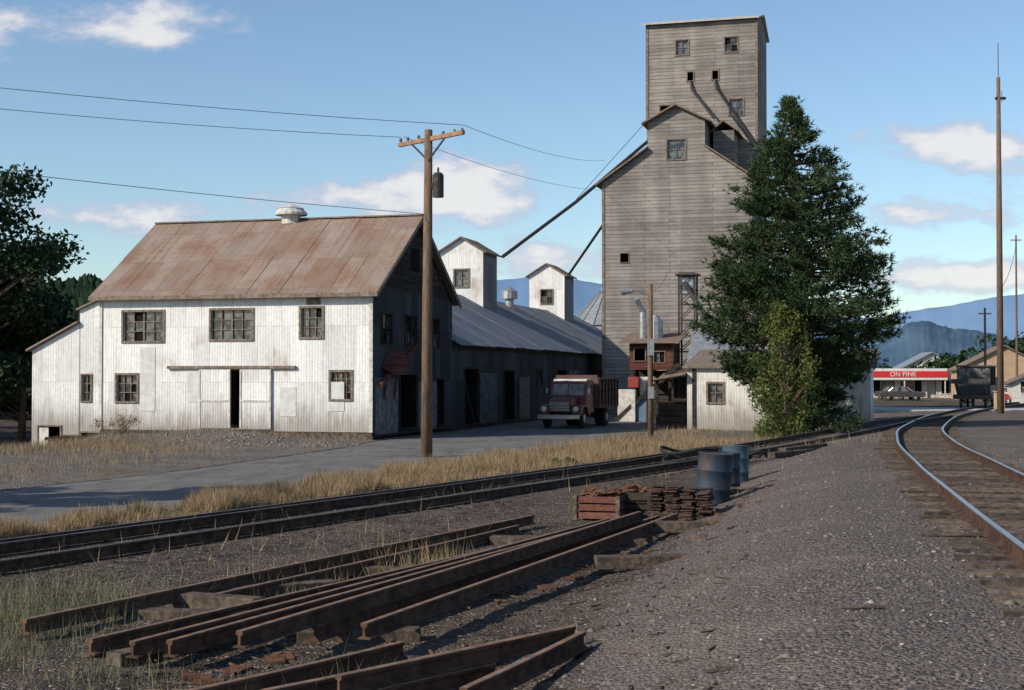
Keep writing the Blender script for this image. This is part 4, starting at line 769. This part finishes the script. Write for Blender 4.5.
def drum(x,y,mat,rx,ry,sc=1.0):
    e=empty('oil_drum',(x,y,Z(x,y)-.01)); e.rotation_euler=(rx,ry,random.random()); prof=[(0,.285),(.015,.30),(.03,.29),(.26,.29),(.28,.305),(.30,.305),(.32,.29),(.56,.29),(.58,.305),(.60,.305),(.62,.29),(.85,.29),(.865,.30),(.88,.295)]
    mb=MB(); n=28
    for z,r in prof:
        for k in range(n):
            a=k*2*math.pi/n; dn=1-.07*math.exp(-((a-4.2)/.5)**2-((z-.45)/.15)**2)-.05*math.exp(-((a-5.4)/.3)**2-((z-.7)/.12)**2); mb.v.append((r*dn*math.cos(a)*sc,r*dn*math.sin(a)*sc,z*sc))
    for i in range(len(prof)-1):
        for k in range(n): k2=(k+1)%n; mb.f.append((i*n+k,i*n+k2,(i+1)*n+k2,(i+1)*n+k))
    mb.build('shell',mat,e,smooth=True); mb=MB(); mb.tube([(0,0,.84*sc),(0,0,.85*sc)],.285*sc,28); mb.tube([(.18*sc,0,.85*sc),(.18*sc,0,.87*sc)],.03,10); mb.tube([(0,0,.01),(0,0,.02)],.27*sc,20); mb.build('lid',M_rust,e)
drum(3.72,26.6,M_drum,.06,.08,1.12); drum(4.95,31.6,M_drum2,-.02,.03,1.0); drum(4.22,28.2,M_drum,0.02,0.0,1.0)
mb=MB()
for k in range(7):
    r=.5+random.random()*.25; cx=5.9+random.gauss(0,.45); cy=40.8+random.gauss(0,.4); z0=Z(cx,cy)+.06+k*.05
    mb.tube([(cx+r*1.3*math.cos(a/20*6.283),cy+r*.8*math.sin(a/20*6.283),z0+.08*math.sin(a*.9+k)) for a in range(20)],.05,6)
mb.build('hose_pile',M_rubber)
rc=empty('relay_cabinet',(33.0,97,.1)); mb=MB(); mb.box((0,0,.15),(.6,.5,1.3)); mb.slab([(-.08,-.08,1.38),(.68,-.08,1.38),(.68,.58,1.42),(-.08,.58,1.42)],.05); mb.build('cabinet',M_tan,rc,bevel=.02); mb=MB(); mb.box((.05,.05,-.1),(.12,.45,.15)); mb.box((.48,.05,-.1),(.55,.45,.15)); mb.build('feet',M_darkmetal,rc)

# ============================================================ CAMERA, SUN, SKY
cam=bpy.data.cameras.new('camera'); co=bpy.data.objects.new('camera',cam); link(co); co.location=(0,0,2.6); co.rotation_euler=(math.radians(91.21),0,0); cam.lens=50; cam.sensor_width=36; cam.clip_end=30000; scene.camera=co
az=math.atan2(-.85,-.52); el=math.radians(31); Sd=Vector((math.sin(az)*math.cos(el),math.cos(az)*math.cos(el),math.sin(el)))
sn=bpy.data.lights.new('sun','SUN'); sn.energy=5.0; sn.angle=math.radians(.53); sn.color=(1,.90,.76); so=bpy.data.objects.new('sun',sn); link(so); so.rotation_euler=Sd.to_track_quat('Z','Y').to_euler(); so.location=(-30,-20,40)
w=bpy.data.worlds.new('World'); scene.world=w; w.use_nodes=True; nt=w.node_tree; bg=nt.nodes['Background']; bg.inputs['Strength'].default_value=.125
sk=nt.nodes.new('ShaderNodeTexSky'); sk.sky_type='NISHITA'; sk.sun_disc=False; sk.sun_elevation=el; sk.sun_rotation=az%(2*math.pi); sk.air_density=1.0; sk.dust_density=.5; sk.ozone_density=1.5; sk.altitude=300
skc=mix(nt,1.0,sk.outputs[0],(1.0,1.10,1.14),'MULTIPLY')
gen=coord(nt,'Generated'); gx,gy,gz=sep(nt,gen); yq=mth(nt,'MAXIMUM',gy,.05); A=mth(nt,'DIVIDE',gx,yq); E=mth(nt,'DIVIDE',gz,yq)
cv=comb(nt,A,mth(nt,'MULTIPLY',E,1.9),0.0); n1=noise(nt,cv,17,7,.58); n2=noise(nt,cv,60,3,.6)
tot=None
for a,e,ra,re,wt in ((-.31,.250,.14,.020,.85),(-.25,.236,.030,.008,.8),(-.03,.128,.055,.026,1.25),(-.06,.142,.03,.012,.5),(.03,.083,.06,.014,.9),(-.29,.112,.12,.014,.85),(-.13,.128,.08,.014,.75),(.32,.160,.070,.018,1.05),(.31,.113,.10,.013,.95),(.34,.070,.07,.014,1.1),(.27,.068,.05,.008,.7),(-.1,.07,.2,.008,.4),(.6,.15,.2,.03,.9),(-.65,.2,.25,.03,.9)):
    da=mth(nt,'MULTIPLY_ADD',A,1/ra,-a/ra); de=mth(nt,'MULTIPLY_ADD',E,1/re,-e/re)
    q=mth(nt,'MULTIPLY_ADD',da,da,mth(nt,'MULTIPLY',de,de)); g=mth(nt,'MULTIPLY',mth(nt,'EXPONENT',mth(nt,'MULTIPLY',q,-1.0)),wt); tot=g if tot is None else mth(nt,'ADD',tot,g)
den=mth(nt,'ADD',tot,mth(nt,'MULTIPLY',mth(nt,'SUBTRACT',mth(nt,'ADD',mth(nt,'MULTIPLY',n1,.75),mth(nt,'MULTIPLY',n2,.25)),.5),3.0))
msk=mth(nt,'MULTIPLY',ramp(nt,den,.30,.95),mth(nt,'MULTIPLY',ramp(nt,gy,.1,.4),ramp(nt,tot,.05,.35)))
cc=mix(nt,ramp(nt,den,.55,1.2),(4.0,4.4,5.6),(6.9,6.8,6.7))
fin=mix(nt,mth(nt,'MULTIPLY',msk,.88),skc,cc); nt.links.new(fin,bg.inputs['Color'])
scene.view_settings.view_transform='Standard'; scene.view_settings.look='None'; scene.view_settings.exposure=0; scene.view_settings.gamma=1
